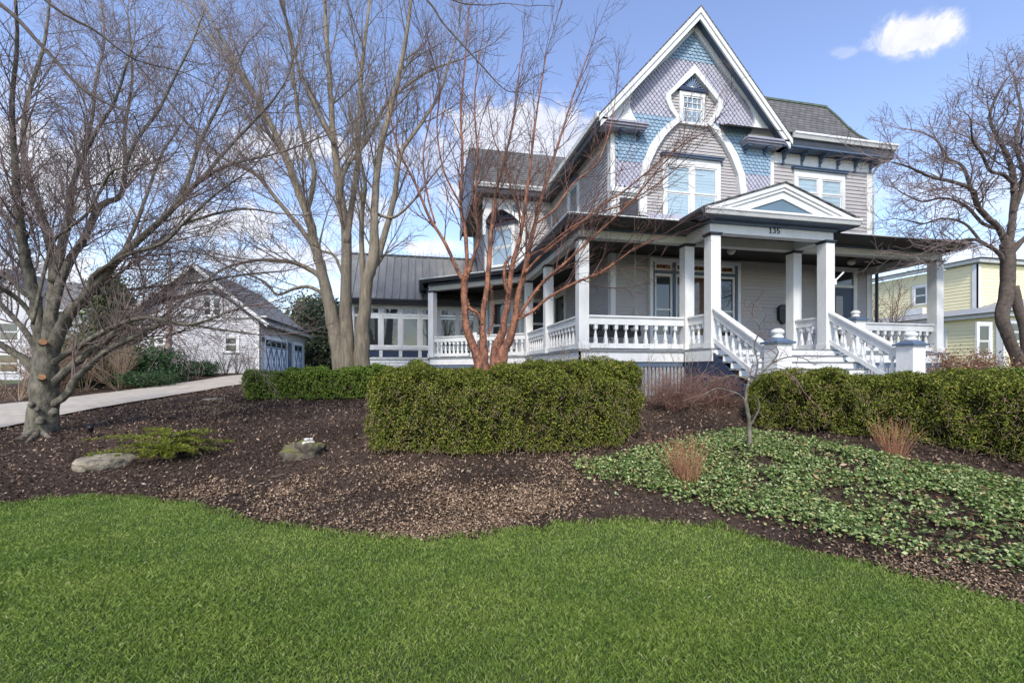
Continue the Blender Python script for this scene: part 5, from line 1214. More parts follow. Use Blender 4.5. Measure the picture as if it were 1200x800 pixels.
# T3 red peeling bark tree
cfgC = [dict(len=1.35,gap=.21,ang=(20,45),up=.05,wob=.08,step=.13,rr=.5,rmax=.015,rmin=.0035,tap=.3,start=.12,fade=.5,lift=.1),
        dict(len=.62,gap=.16,ang=(25,50),up=.03,wob=.09,step=.12,rr=.6,rmax=.007,rmin=.0026,tap=.5,start=.15,fade=.6),
        dict(len=.26,gap=.15,ang=(25,50),up=.02,wob=.1,step=.12,rr=.7,rmax=.0036,rmin=.0022,tap=.7,start=.2,fade=.5)]
Y3 = 8.5
T3 = [dict(p=[(569,448),(561,426),(553,403),(546,380),(544.5,355),(544,335),(546,322)], r=[10.5,9,8,7,6.6,6.2,5.5], root=1, spawn=False, tip=False, start=.6),
 dict(p=[(544,330),(535,315),(522,286),(503,254),(486,214),(469,180),(458,142),(452,100)], r=[4.2,3.8,3.4,3,2.4,2,1.5,1.1], d=-.9),
 dict(p=[(546,325),(547,300),(545,270),(540,240),(542,182),(540,133),(545,70),(548,25)], r=[4.6,4,3.6,3.2,2.6,2,1.5,1], d=.8),
 dict(p=[(548,322),(555,300),(561,278),(557,235),(560,190),(556,120),(562,60)], r=[3.8,3.4,3,2.6,2.1,1.6,1], d=-.4),
 dict(p=[(545,345),(550,360),(560,367),(566,380)], r=[2.8,3,3,3], spawn=False, tip=False),
 dict(p=[(570,446),(567,425),(566,395),(566,368),(570,342),(573,310),(576,270),(580,232),(592,185),(603,135),(610,70)], r=[8,6.5,5.8,5.2,5,4.6,3.6,3,2.2,1.6,1], root=1, d=.6, start=.45),
 dict(p=[(576,446),(580,418),(588,392),(593,367),(597,340),(600,312),(610,275),(617,228),(623,182),(630,125),(641,60)], r=[9,7.5,6.5,5.8,5.2,4.4,3.6,3,2.3,1.6,1], root=1, d=-.6, start=.45),
 dict(p=[(581,446),(588,420),(597,398),(604,373),(607,347),(614,320),(622,282),(634,235),(646,195),(659,154),(672,112),(690,62)], r=[9.5,8,6.6,6.2,5.8,5,4.2,3.4,2.8,2,1.5,1], root=1, d=.5, start=.45),
 dict(p=[(608,370),(618,355),(635,332),(655,315),(680,292),(706,268),(740,236),(770,200),(800,168)], r=[3.4,3.2,3,2.8,2.4,2.1,1.8,1.4,1], d=-.9),
 dict(p=[(606,374),(622,366),(645,347),(675,331),(700,321),(722,307),(745,290),(760,284),(775,276)], r=[3,2.9,2.8,2.6,2.2,1.9,1.6,1.3,.9], d=-.6),
 dict(p=[(615,320),(630,303),(655,282),(680,262),(705,240),(730,225),(760,200),(785,180),(812,162)], r=[3,2.8,2.6,2.3,2,1.8,1.5,1.2,.9], d=.4),
 dict(p=[(612,322),(622,300),(640,290),(665,270),(700,250),(735,238),(775,212),(800,190)], r=[2.6,2.4,2.1,1.9,1.6,1.4,1.1,.8], d=-1.2),
 dict(p=[(600,315),(605,290),(612,262),(600,225),(590,190),(578,160),(570,110)], r=[2.6,2.4,2.1,1.8,1.5,1.2,.8], d=1),
 dict(p=[(596,345),(591,330),(592,310),(599,300)], r=[3,3,3,2.6], spawn=False, tip=False, d=-.25, ds=-.2),
 dict(p=[(572,392),(577,378),(578,362),(576,340),(575,336)], r=[1.6,1.5,1.4,1.3,1.1], spawn=False, tip=False, d=-.4),
 dict(p=[(628,262),(650,245),(672,215),(700,190),(715,150),(722,110)], r=[2.2,2,1.7,1.4,1.1,.8], d=.8),
 dict(p=[(510,262),(500,225),(496,180),(505,130),(500,80)], r=[2,1.8,1.4,1.1,.7], d=.8),
 dict(p=[(540,240),(520,200),(512,150),(515,100),(500,50)], r=[2,1.8,1.4,1.1,.7], d=-.8),
]
r3, _, _ = branchtree('paperbark_tree', 'red peeling barked bare tree with many stems in front of the porch', 'tree', (575,440), Y3, T3, cfgC, 'bark_red', 'twig_red', 12, wob=.07, rscale=.58)
def flakes(root, limbs, Y0, rscale, n, seed):
    rs = np.random.RandomState(seed); C = []; N = []; T = []
    R_ = random.Random(12)
    for o_ in [c for c in root.children if c.name.startswith('trunk')]:
        me = o_.data; co_ = np.empty(len(me.vertices)*3, np.float32); me.vertices.foreach_get('co', co_); co_ = co_.reshape(-1,3); nn = np.empty(len(me.vertices)*3, np.float32); me.vertices.foreach_get('normal', nn); nn = nn.reshape(-1,3)
        w_ = (co_[:,2] < 2.9); idx = rs.choice(np.where(w_)[0], n); C = co_[idx]+nn[idx]*.004+rs.normal(0,.008,(n,3)); C[:,2] += rs.uniform(-.06,.06,n); N = nn[idx]
    off = np.array(root.location); Vc, Fc = leaves(C+off, N, rs.uniform(.012,.034,n), .7, rs, .5)
    npmesh('peeling_bark', Vc, Fc, leafmat('bark_flakes', [(0,(.10,.04,.03)),(.5,(.30,.11,.06)),(.85,(.46,.22,.12)),(1,(.62,.42,.28))], .7, .3, .15), root, root.location)
flakes(r3, T3, Y3, .66, 5200, 3)
# T4 right
cfgD = [dict(len=1.7,gap=.21,ang=(30,65),up=.03,wob=.16,step=.14,rr=.5,rmax=.02,rmin=.0045,tap=.35,start=.1,fade=.5,lift=.08),
        dict(len=.7,gap=.12,ang=(30,65),up=.03,wob=.17,step=.11,rr=.6,rmax=.010,rmin=.0038,tap=.6,start=.12,fade=.5),
        dict(len=.22,gap=.12,ang=(30,65),up=.03,wob=.17,step=.09,rr=.8,rmax=.006,rmin=.0034,tap=.8,start=.15,fade=.4)]
Y4 = 11.5
T4 = [dict(p=[(1199,452),(1194,425),(1183,398),(1174,372),(1179,345),(1181,315),(1181,285)], r=[6.8,6.2,5.8,6.2,6.8,7,7], rs=.95, root=1, spawn=False, tip=False),
 dict(p=[(1208,455),(1204,420),(1200,385),(1193,360),(1188,335)], r=[5.5,5,4.6,4.6,4.2], rs=.95, root=1, spawn=False, tip=False),
 dict(p=[(1181,290),(1171,268),(1156,254),(1145,240),(1138,222),(1115,213),(1090,207),(1066,196),(1045,190)], r=[6,5.2,4.6,4.2,3.6,3,2.4,1.8,1.2], d=-1),
 dict(p=[(1145,240),(1136,215),(1128,195),(1110,185),(1098,165),(1080,155)], r=[3.4,3,2.6,2.2,1.7,1.1], d=.9),
 dict(p=[(1182,290),(1186,262),(1188,235),(1187,208),(1180,182),(1168,160),(1160,135),(1172,105),(1180,92)], r=[6.5,5.5,5,4.4,3.8,3,2.4,1.8,1.1], d=.5),
 dict(p=[(1187,250),(1196,225),(1206,190),(1210,150),(1220,110)], r=[4.5,4,3.4,2.6,1.6], d=-.6),
 dict(p=[(1188,215),(1176,205),(1160,200),(1150,180),(1140,165),(1138,140)], r=[3.4,3,2.6,2.2,1.8,1.1], d=-1.1),
 dict(p=[(1180,312),(1172,298),(1158,288),(1140,280),(1118,284),(1095,290),(1075,300)], r=[4.2,3.8,3.2,2.6,2.2,1.7,1.1], d=-.8),
 dict(p=[(1150,284),(1130,262),(1105,256),(1082,262),(1062,258)], r=[2.6,2.2,1.8,1.4,1], d=.6),
 dict(p=[(1182,300),(1200,280),(1220,265),(1245,250)], r=[5,4.4,3.6,2.6], d=.4),
 dict(p=[(1170,268),(1152,262),(1130,240),(1105,232),(1080,236),(1055,225)], r=[3.2,2.8,2.4,1.9,1.5,1], d=1.2),
 dict(p=[(1186,225),(1200,205),(1190,170),(1196,130),(1190,100)], r=[3.4,3,2.4,1.8,1.2], d=1.3),
]
r4, _, _ = branchtree('bare_tree', 'dark crooked twin trunked bare tree at the right edge behind the dried bush', 'tree', (1195,440), Y4, T4, cfgD, 'bark_dark', 'twig', 31, wob=.05, rscale=.62)
# overhanging limbs from a tree beyond the left edge of the frame
cfgE = [dict(len=.9,gap=.55,ang=(25,50),up=-.02,wob=.08,step=.12,rr=.4,rmax=.010,rmin=.003,tap=.4,start=.1,fade=.5),
        dict(len=.35,gap=.22,ang=(25,50),up=.0,wob=.1,step=.1,rr=.6,rmax=.005,rmin=.002,tap=.6,start=.2,fade=.5)]
T5 = [dict(p=[(-560,760),(-520,500),(-480,200),(-430,-80)], r=[40,34,30,24], root=1, spawn=False, tip=False),
 dict(p=[(-440,-60),(-250,-90),(-100,-60),(0,5),(50,55),(92,100),(125,121),(155,134),(162,150)], r=[12,9,6.5,4.2,3.4,2.6,2,1.3,.9], d=.6, start=.5),
 dict(p=[(-430,-80),(-200,-150),(-40,-80),(60,6),(110,35),(145,62),(170,74),(215,85),(255,105)], r=[12,8,5,2.8,2.2,1.8,1.4,1,.7], d=1.2, start=.5),
 dict(p=[(-440,-20),(-200,-20),(-60,30),(0,75),(60,118),(140,170),(200,215)], r=[8,5,3,1.6,1.3,1.1,.7], d=.8, start=.6),
 dict(p=[(-430,-100),(-100,-260),(200,-200),(420,-80),(500,0),(520,28),(560,72),(590,104),(608,108)], r=[12,9,6,3.4,2.2,1.9,1.5,1.1,.7], d=-.6, start=.7),
 dict(p=[(420,-80),(480,-30),(530,0),(562,6),(592,4)], r=[2.5,2,1.5,1.1,.7], d=-1.2, ds=-.2, start=.4)]
branchtree('overhanging_tree', 'tree beyond the left edge whose bare limbs reach down into the top left corner', 'tree', (-560,760), 5.6, T5, cfgE, 'bark_dark', 'twig', 14, rscale=.55)
# small garden trees and shrubs ------------------------------------------------
def shrub(name, label, cat, px, py, Y, stems, h, spread, cfg, mtw, seed, r0=.012, group=None, leafm=None, nleaf=0, lsize=.03, lasp=.6, lspread=.05):
    R = random.Random(seed); u, v = c2w((px-CX)/F*Y, Y); z = gz(u,v)
    root = empty(name, (u,v,z)); tag(root, label, cat, group); S = Segs()
    for i in range(stems):
        a = R.uniform(0,2*pi); s = R.uniform(.15,1)*spread; d = nrm((cos(a)*s, sin(a)*s, 1)); p = (u+cos(a)*.05*R.random()*spread*3, v+sin(a)*.05*R.random()*spread*3, z-.03)
        grow(S, p, d, h*R.uniform(.7,1.1), r0*R.uniform(.7,1.2), 0, R, cfg)
    S.mesh('stems', M[mtw], root)
    if leafm:
        q = np.array(S.q); rs = np.random.RandomState(seed); q = q[(q[:,2]-z) > h*.25]; idx = rs.randint(0,len(q),nleaf); C = q[idx]+rs.normal(0,lspread,(nleaf,3))
        Vc, Fc = leaves(C, rs.normal(0,1,(nleaf,3)), lsize, lasp, rs); npmesh('leaves', Vc, Fc, M[leafm], root, root.location)
    return root, S
sc0 = [dict(len=.8,step=.1,wob=.10,up=.03,tap=.4,rmin=.002,start=.2),
       dict(len=.4,gap=.11,ang=(20,50),up=.04,wob=.1,step=.08,rr=.6,rmax=.006,rmin=.0018,tap=.6,start=.15,fade=.5),
       dict(len=.16,gap=.09,ang=(20,50),up=.03,wob=.1,step=.08,rr=.7,rmax=.003,rmin=.0015,tap=.7,fade=.4)]
# reddish dead stems clumps
stc = [dict(len=.4,step=.05,wob=.05,up=.0,tap=.5,rmin=.0015,start=.5), dict(len=.08,gap=.14,ang=(15,35),up=.05,wob=.05,step=.04,rr=.7,rmax=.003,rmin=.0014,tap=.7,fade=.2)]
def stalks(label, px, py, Y, n, h, sp, seed):
    R = random.Random(seed); u, v = c2w((px-CX)/F*Y, Y); z = gz(u,v); root = empty('dry_stalks', (u,v,z)); tag(root, label, 'dry plant', 'clumps of dry red stalks'); S = Segs()
    for i in range(n):
        a = R.uniform(0,2*pi); s = R.random()**.7*sp; d = nrm((cos(a)*s, sin(a)*s, 1)); rr = R.random()*.10; p = (u+cos(a)*rr, v+sin(a)*rr, z-.02); grow(S, p, d, h*R.uniform(.35,1.1), R.uniform(.0022,.0042), 0, R, stc)
    S.mesh('stalks', M['rstem'], root); 
    rs = np.random.RandomState(seed); C = np.array([u,v,z+.03])+rs.normal(0,1,(160,3))*np.array([.11,.11,.02]); Vc, Fc = leaves(C, np.tile([0,0,1.],(160,1)), .05, .3, rs); npmesh('dead_leaves', Vc, Fc, M['dryleaf'], root, root.location)
stalks('upright dry red stalks in the ground cover near the end of the middle hedge', 804, 571, 5.15, 130, .62, .50, 41)
stalks('smaller clump of dry red stalks close to the right hedge', 1048, 546, 5.75, 90, .52, .55, 42)
# small weeping tree
cfgW = [dict(len=.42,gap=.15,ang=(30,70),up=-.06,wob=.22,step=.06,rr=.6,rmax=.010,rmin=.0025,tap=.4,start=.1,fade=.5,lift=.12),
        dict(len=.30,gap=.08,ang=(30,60),up=-.06,wob=.22,step=.05,rr=.6,rmax=.005,rmin=.0018,tap=.6,start=.1,fade=.4)]
T6 = [dict(p=[(879,529),(878,510),(878,495),(876,480),(873,468)], r=[4.2,3.6,3.2,3,2.8], root=1, spawn=False, tip=False),
 dict(p=[(874,470),(875,455),(882,445),(895,434),(905,424),(912,412),(905,402)], r=[2.4,2.2,2,1.6,1.3,1,.7], d=.3),
 dict(p=[(874,470),(866,462),(855,458),(840,455),(825,462)], r=[2,1.7,1.4,1.1,.7], d=-.35),
 dict(p=[(878,500),(884,490),(889,480),(889,470),(885,462)], r=[1.7,1.5,1.4,1.2,.9], d=-.1, spawn=False, tip=False),
 dict(p=[(880,448),(870,442),(855,440),(838,446),(822,452)], r=[1.6,1.3,1.1,.9,.6], d=.4),
 dict(p=[(884,444),(888,425),(884,405),(890,385),(884,375)], r=[1.5,1.2,1,.8,.5], d=-.1),
 dict(p=[(896,434),(915,432),(930,442),(940,455)], r=[1.4,1.1,.9,.6], d=-.3),
 dict(p=[(906,424),(925,418),(942,420),(955,428)], r=[1.3,1,.8,.5], d=.4),
]
branchtree('weeping_tree', 'small crooked weeping tree with bare drooping twigs at the edge of the ground cover', 'tree', (878,526), 6.2, T6, cfgW, 'bark_grey', 'twig_rose', 17, sink=.05, trunk_sides=8, rscale=.7)
# spreading low juniper
def juniper():
    px, py, Y = 200, 527, 7.0; u, v = c2w((px-CX)/F*Y, Y); z = gz(u,v); root = empty('juniper_bush', (u,v,z)); tag(root, 'feathery yellow green spreading juniper beside the flat pale stone', 'bush')
    R = random.Random(5); S = Segs(); rs = np.random.RandomState(5); Cc = []; Tt = []
    S.add((u,v,z-.05),(u+.02,v,z+.16),.03,.025)
    for i in range(46):
        a = 2*pi*i/46+R.uniform(-.1,.1); ex = 1.05 if cos(a) < 0 else .82; L = R.uniform(.45,1.15)*ex*(.55+.45*abs(cos(a))); h0 = R.choice([.10,.24,.40,.56]); 
        p = (u,v,z+h0*.6); n = 10; d = (cos(a)*CA+sin(a)*SA*0, sin(a)-cos(a)*SA, .12); d = nrm(d); cur = p; 
        for k in range(n):
            nx = (cur[0]+d[0]*L/n, cur[1]+d[1]*L/n, cur[2]+d[2]*L/n+.007*(4-k)+R.gauss(0,.005)); S.add(cur,nx,.008*(1-k/n)+.002,.008*(1-(k+1)/n)+.002)
            if k > 1:
                for s in (-1,1):
                    for _ in range(3):
                        sl = R.uniform(.05,.17)*(1-.35*k/n); sd = nrm((d[0]*.8-d[1]*s*.8, d[1]*.8+d[0]*s*.8, R.uniform(-.05,.35)))
                        m_ = 9
                        for j in range(m_):
                            t = j/m_; Cc.append(tuple(cur[q]+sd[q]*sl*t+R.gauss(0,.009) for q in range(3))); Tt.append(sd)
            cur = nx
    S.mesh('stems', M['bark_dark'], root); C = np.array(Cc); T = np.array(Tt)
    Vc, Fc = leaves(C, np.tile([0,0,1.],(len(C),1)), .034, .28, rs, .5, up=T); npmesh('foliage', Vc, Fc, M['juniper'], root, root.location)
juniper()
# shrubs by the skirt of the porch (rosy brown)
spc = [dict(len=.8,step=.09,wob=.14,up=.02,tap=.4,rmin=.002,start=.1),
       dict(len=.42,gap=.06,ang=(20,60),up=.02,wob=.14,step=.07,rr=.6,rmax=.005,rmin=.0018,tap=.6,start=.1,fade=.4),
       dict(len=.15,gap=.06,ang=(20,60),up=.02,wob=.14,step=.07,rr=.7,rmax=.003,rmin=.0016,tap=.7,fade=.4)]
shrub('bare_shrub', 'rosy brown twiggy shrub just right of the middle hedge by the slatted skirt', 'shrub', 790, 480, 8.9, 34, .68, .95, spc, 'twig_rose', 51, .006, 'rosy shrubs below the porch', 'dryleaf', 160, .022)
shrub('bare_shrub', 'rosy brown twiggy shrub below the porch stairs behind the small weeping tree', 'shrub', 838, 475, 9.0, 32, .55, 1.1, spc, 'twig_rose', 52, .006, 'rosy shrubs below the porch', 'dryleaf', 160, .022)
hyc = [dict(len=1.0,step=.12,wob=.10,up=.04,tap=.4,rmin=.0022,start=.25), dict(len=.45,gap=.17,ang=(20,50),up=.05,wob=.12,step=.1,rr=.6,rmax=.006,rmin=.002,tap=.6,start=.2,fade=.5)]
shrub('dried_hydrangea', 'dried hydrangea with tan papery heads in front of the left porch posts', 'shrub', 632, 450, 9.6, 12, 1.25, .55, hyc, 'twig_tan', 53, .008, 'dried hydrangeas along the porch', 'tanleaf', 300, .035, .7, .05)
shrub('dried_hydrangea', 'dried hydrangea with tan heads in front of the corner porch post', 'shrub', 682, 450, 9.8, 10, 1.45, .4, hyc, 'twig_tan', 54, .008, 'dried hydrangeas along the porch', 'tanleaf', 320, .035, .7, .05)
shrub('dried_hydrangea', 'thin leafless shrub in front of the front balustrade left of the stairs', 'shrub', 762, 455, 9.9, 12, 1.15, .7, hyc, 'twig_grey', 55, .008, 'dried hydrangeas along the porch', 'tanleaf', 90, .03, .7, .05)
shrub('bare_shrub', 'leafless shrub in front of the portico end of the balustrade', 'shrub', 806, 460, 9.6, 8, 1.3, .5, hyc, 'twig_grey', 56, .008, 'dried hydrangeas along the porch')
shrub('brown_leaf_bush', 'dry brown and cream leaved bush between the right newel and the dark tree', 'shrub', 1128, 445, 10.7, 28, 1.05, .75, spc, 'twig_rose', 57, .008, None, 'dryleaf', 3400, .05, .6, .07)
shrub('brown_leaf_bush', 'second dry brown bush touching the dark crooked tree', 'shrub', 1172, 445, 11.6, 18, .8, .9, spc, 'twig_rose', 58, .008, None, 'dryleaf', 1600, .05, .6, .07)
# tall bare shrub behind the right porch
tsc = [dict(len=3,step=.25,wob=.07,up=.03,tap=.35,rmin=.005,start=.15), dict(len=1.2,gap=.24,ang=(18,40),up=.03,wob=.08,step=.2,rr=.6,rmax=.014,rmin=.004,tap=.5,start=.15,fade=.5), dict(len=.5,gap=.22,ang=(20,45),up=.03,wob=.1,step=.16,rr=.7,rmax=.006,rmin=.0035,tap=.7,fade=.4)]
shrub('bare_shrub', 'tall reddish bare shrub fanning out behind the right end of the porch', 'shrub', 1030, 440, 17, 14, 3.6, .75, tsc, 'twig_rose', 59, .03)
# driveway side planting
gsc = [dict(len=1.4,step=.2,wob=.08,up=.02,tap=.4,rmin=.004,start=.25), dict(len=.6,gap=.2,ang=(20,45),up=.03,wob=.1,step=.15,rr=.6,rmax=.012,rmin=.0035,tap=.5,start=.2,fade=.4)]
labs = ['vase shaped bare shrub against the garage wall nearest the little tree','vase shaped bare shrub left of the garage window','vase shaped bare shrub under the left side of the garage window','vase shaped bare shrub under the right side of the garage window','vase shaped bare shrub at the corner of the garage']
for i,(px,Y) in enumerate(((222,24.6),(247,24.8),(264,25.2),(278,25.4),(292,25.6))):
    shrub('bare_shrub', labs[i], 'shrub', px, 438, Y, 9, 1.55, .6, gsc, 'bark_dark', 60+i, .02, 'bare shrubs along the garage wall')
shrub('bare_shrub', 'wide pale twigged shrub across the driveway in front of the conifer', 'shrub', 141, 448, 18.5, 16, 2.3, 1.1, tsc, 'twig_tan', 71, .025)
shrub('bare_shrub', 'pale twigged shrub half hidden behind the knobbly trunk', 'shrub', 100, 452, 18.5, 12, 1.8, 1.0, tsc, 'twig_tan', 72, .022)
shrub('bare_shrub', 'tangled bare shrub across the driveway at the left edge', 'shrub', 22, 470, 15.5, 14, 1.6, 1.1, tsc, 'twig_tan', 73, .02)
shrub('bare_shrub', 'rusty leafed shrub across the driveway behind the trunk', 'shrub', 62, 462, 17.5, 14, 1.9, 1.0, tsc, 'twig_rose', 74, .02, None, 'dryleaf', 700, .06, .6, .12)
cfgS = [dict(len=1.0,gap=.13,ang=(35,60),up=.05,wob=.08,step=.15,rr=.5,rmax=.014,rmin=.004,tap=.4,start=.15,fade=.6), dict(len=.4,gap=.14,ang=(25,50),up=.04,wob=.1,step=.12,rr=.6,rmax=.006,rmin=.0035,tap=.6,fade=.5)]
branchtree('slender_tree', 'slender pale trunked little tree with purple twigs in front of the garage', 'tree', (197,444), 21.5, [dict(p=[(197,446),(197,420),(198,390),(198,350),(199,320),(200,300)], r=[3.8,3.2,2.8,2.2,1.4,.8], root=1, start=.22)], cfgS, 'bark_pale', 'twig_red', 81, trunk_sides=10)
# ---- evergreens
def crown(name, label, px, Y, htop, rad, mkey, n, size, seed, shape='cone', zbot=.2, trunk=True, group=None, lean=0, asp=.5):
    rs = np.random.RandomState(seed); u, v = c2w((px-CX)/F*Y, Y); z = gz(u,v); root = empty(name, (u,v,z)); tag(root, label, 'tree' if htop > 2.5 else 'bush', group)
    nb = 90 if htop > 2.5 else 46; Cs = []; Ts = []; S = Segs()
    S.add((u,v,z-.1),(u,v,z+htop*.5),.05*htop**.7,.03*htop**.7); S.add((u,v,z+htop*.5),(u,v,z+htop*.97),.03*htop**.7,.01)
    for i in range(nb):
        t = (i+.5)/nb; zz = zbot+(htop-zbot)*t; a = i*2.4+rs.uniform(-.3,.3)
        rr = rad*((1-t)**.8+.04) if shape == 'cone' else rad*sqrt(max(.03,1-(abs(t-.42)/.6)**2.2)); rr *= rs.uniform(.72,1.12)
        e = np.array([u+cos(a)*rr, v+sin(a)*rr, z+zz+(.10*rr if shape == 'cone' else .18*rr)]); b0 = np.array([u,v,z+zz*.92])
        S.add(tuple(b0),tuple(e),.015,.004)
        m_ = int(n/nb*(rr/rad+.25)); k = rs.uniform(.25,1,m_)**.6; C = b0+(e-b0)*k[:,None]; C += rs.normal(0,1,(m_,3))*np.array([rad*.13,rad*.13,rad*.07])*(.4+k)[:,None]
        Cs.append(C); Ts.append(np.tile((e-b0)/np.linalg.norm(e-b0),(m_,1)))
    C = np.concatenate(Cs); T = np.concatenate(Ts); out = C-np.array([u,v,0]); out[:,2] = 0; out /= np.linalg.norm(out,axis=1)[:,None]+1e-6
    S.mesh('trunk', M['bark_dark'], root, n=5); Vc, Fc = leaves(C, out*.5+np.array([0,0,.8]), size, asp, rs, .5, up=T); npmesh('crown', Vc, Fc, M[mkey], root, root.location); return root
crown('conifer', 'tall olive green conifer behind the pale twigged shrub across the driveway', 128, 21, 5.3, 1.9, 'conifer', 15000, .17, 91)
crown('evergreen_bush', 'dark green spreading evergreen beside the slender tree', 180, 20.5, 1.5, 1.5, 'yew', 6000, .13, 92, 'dome', 0)
crown('evergreen_bush', 'low green evergreen mound at the foot of the garage wall', 236, 24, .7, 1.0, 'yew', 2600, .10, 93, 'dome', 0)
crown('evergreen_bush', 'bluish low evergreen in front of the dark spreading one', 172, 18.8, .55, 1.2, 'yew', 2600, .09, 94, 'dome', 0)
crown('evergreen_bush', 'dark green bush behind the rusty leafed shrub', 95, 19.5, 2.2, 1.2, 'yew', 5000, .13, 95, 'dome', 0)
crown('evergreen_tree', 'dark evergreen tree right behind the garage doors', 382, 43, 7.0, 2.6, 'darktree', 12000, .30, 96, 'dome', .1, asp=.6)
crown('evergreen_tree', 'dark evergreen tree seen between the garage and the tall trunks', 408, 40, 6.0, 2.6, 'darktree', 9000, .28, 97, 'dome', .1, asp=.6)
crown('evergreen_tree', 'olive conifer rising behind the dark evergreens', 366, 50, 9.0, 3.4, 'olive', 9000, .35, 98, 'dome', .3)
crown('evergreen_bush', 'small round dark evergreen by the sunroom base', 494, 18.6, .55, .40, 'darktree', 1200, .07, 99, 'dome', 0)
# far bare woods so the horizon is not empty
fcf = [dict(len=4,gap=.9,ang=(20,45),up=.05,wob=.08,step=.6,rr=.5,rmax=.06,rmin=.015,tap=.3,start=.1,fade=.5,lift=.1), dict(len=1.8,gap=.5,ang=(25,50),up=.03,wob=.1,step=.5,rr=.5,rmax=.03,rmin=.012,tap=.5,fade=.5), dict(len=.9,gap=.4,ang=(25,50),up=.03,wob=.1,step=.4,rr=.6,rmax=.016,rmin=.010,tap=.7,fade=.5)]
far_l = ['distant bare tree behind the pale house at the left edge','distant bare tree left of the conifer','distant bare tree rising above the garage roof','distant bare tree right of the garage','distant bare tree seen between yellow house and porch','distant bare tree behind the yellow house roof']
for i,(px,Y,h) in enumerate(((20,58,9),(95,62,8),(262,60,9),(345,56,10),(1036,48,8),(1100,60,11))):
    u, v = c2w((px-CX)/F*Y, Y); z = gz(u,v); root = empty('distant_bare_tree', (u,v,z)); tag(root, far_l[i], 'tree', 'distant bare trees'); S = Segs(); R = random.Random(200+i); pts = [(u+R.gauss(0,.1*k),v,z+h*.8*k/6) for k in range(7)]; rad = [.22*(1-k/8) for k in range(7)]
    MB().tube(pts, rad, 7).build('trunk', M['bark_dark'], root, smooth=True); spawn(S, pts, rad, h*.8, 0, R, fcf, .2); S.mesh('branches', M['twig'], root)
from mathutils import Vector
S = Segs(); R = random.Random(300); TK = Segs()
for i in range(9):
    u, v = c2w(-34+i*8.5+R.uniform(-2,2), -24-R.uniform(0,8)); z = -1.7; h = R.uniform(8,11); pts = [(u+R.gauss(0,.15*k),v+R.gauss(0,.15*k),z+h*.8*k/6) for k in range(7)]; rad = [.28*(1-k/8) for k in range(7)]
    for k in range(6): S.add(pts[k],pts[k+1],rad[k],rad[k+1])
    spawn(S, pts, rad, h*.8, 0, R, fcf, .2)
tag(S.mesh('street_trees', M['bark_dark'], None, 5), 'far row of bare trees across the street mirrored in the window panes', 'trees', kind='stuff')
# ================================================================== stones and small things
def rock(label, px, py, sx, sy, sz, mkey, seed, name='stone', rot=0, flat=1.0, sub=5, amp=.16, cat='stone', rough_=1.0):
    p = at(px, py); R = np.random.RandomState(seed); me = bpy.data.meshes.new(name)
    import bmesh
    bm = bmesh.new(); bmesh.ops.create_icosphere(bm, subdivisions=sub, radius=1)
    ph = R.uniform(0,6,9)
    for q in bm.verts:
        x,y,z = q.co; k = 1+amp*(sin(2.3*x+ph[0])*sin(2.1*y+ph[1])+.6*sin(4.1*z+ph[2]+2*x)+.4*sin(6.3*y+ph[3])*sin(5.7*x+ph[4])+.15*sin(13*x+ph[5])*sin(12*z+ph[6]))
        sq = .55; x,y = x*k,y*k; z = np.sign(z)*abs(z)**sq*k*flat
        q.co = ((x*cos(rot)-y*sin(rot))*sx if False else x*sx*cos(rot)-y*sy*sin(rot), x*sx*sin(rot)+y*sy*cos(rot), z*sz)
    from mathutils import noise as mno
    for q in bm.verts:
        nv = mno.fractal(q.co*(3.2/max(sx,.05))*.45+Vector((seed*3.1,0,0)), .9, 2.1, 5); rd = mno.cell(q.co*(2.0/max(sx,.05))+Vector((seed,0,0)))
        d_ = q.co.normalized()*(nv*.10+(rd-.5)*.03)*min(sx,.4)*rough_; q.co += Vector((d_.x,d_.y,d_.z*.8))
    bm.to_mesh(me); bm.free(); me.polygons.foreach_set('use_smooth',[True]*len(me.polygons)); me.materials.append(M[mkey]); o = bpy.data.objects.new(name, me); col.objects.link(o); o.location = (p[0],p[1],p[2]); tag(o, label, cat); return o
rock('flat pale fieldstone partly covered by the yellow green juniper', 121, 542, .36, .42, .12, 'stone', 1, 'flat_stone', .1, amp=.10)
bo = rock('mossy boulder with white pebbles on top in front of the low hedge', 358, 533, .33, .25, .18, 'moss', 2, 'boulder', -.1, amp=.30, rough_=2.2)
for i,(dx,dy,dz,r_) in enumerate(((-.03,-.05,.19,.036),(.02,-.03,.195,.042),(.07,-.02,.19,.036),(.0,-.04,.245,.034),(.045,.0,.24,.032))):
    o = rock(['round white pebble at the left of the pile on the mossy boulder','largest white pebble at the middle of the pile on the boulder','white pebble at the right end of the pile on the boulder','white pebble balanced on top left of the pile on the boulder','white pebble balanced on top right of the pile on the boulder'][i], 358, 533, r_*1.15, r_, r_*.75, 'pebble', 10+i, 'pebble', 0, sub=3, amp=.05, cat='pebble', rough_=.3)
    o['group'] = 'white pebbles piled on the boulder'; o.location = (bo.location[0]+dx+.03, bo.location[1]+dy, bo.location[2]+dz)
rock('small flat stepping stone between driveway and low hedge', 250, 468, .30, .22, .05, 'stone', 3, 'flat_stone', .3, amp=.06)
rock('mossy flat stone at the far edge of the driveway below the pale shrub', 152, 450.5, .55, .3, .10, 'moss', 4, 'flat_stone', 0, amp=.06)
rock('pale rounded stone by the garage shrubs at the far side of the driveway', 240, 439.5, .5, .35, .13, 'stone', 5, 'flat_stone', 0, amp=.08)
rock('flat stone at the driveway edge beside the slender tree', 182, 446, .5, .3, .10, 'stone', 6, 'flat_stone', 0, amp=.06)
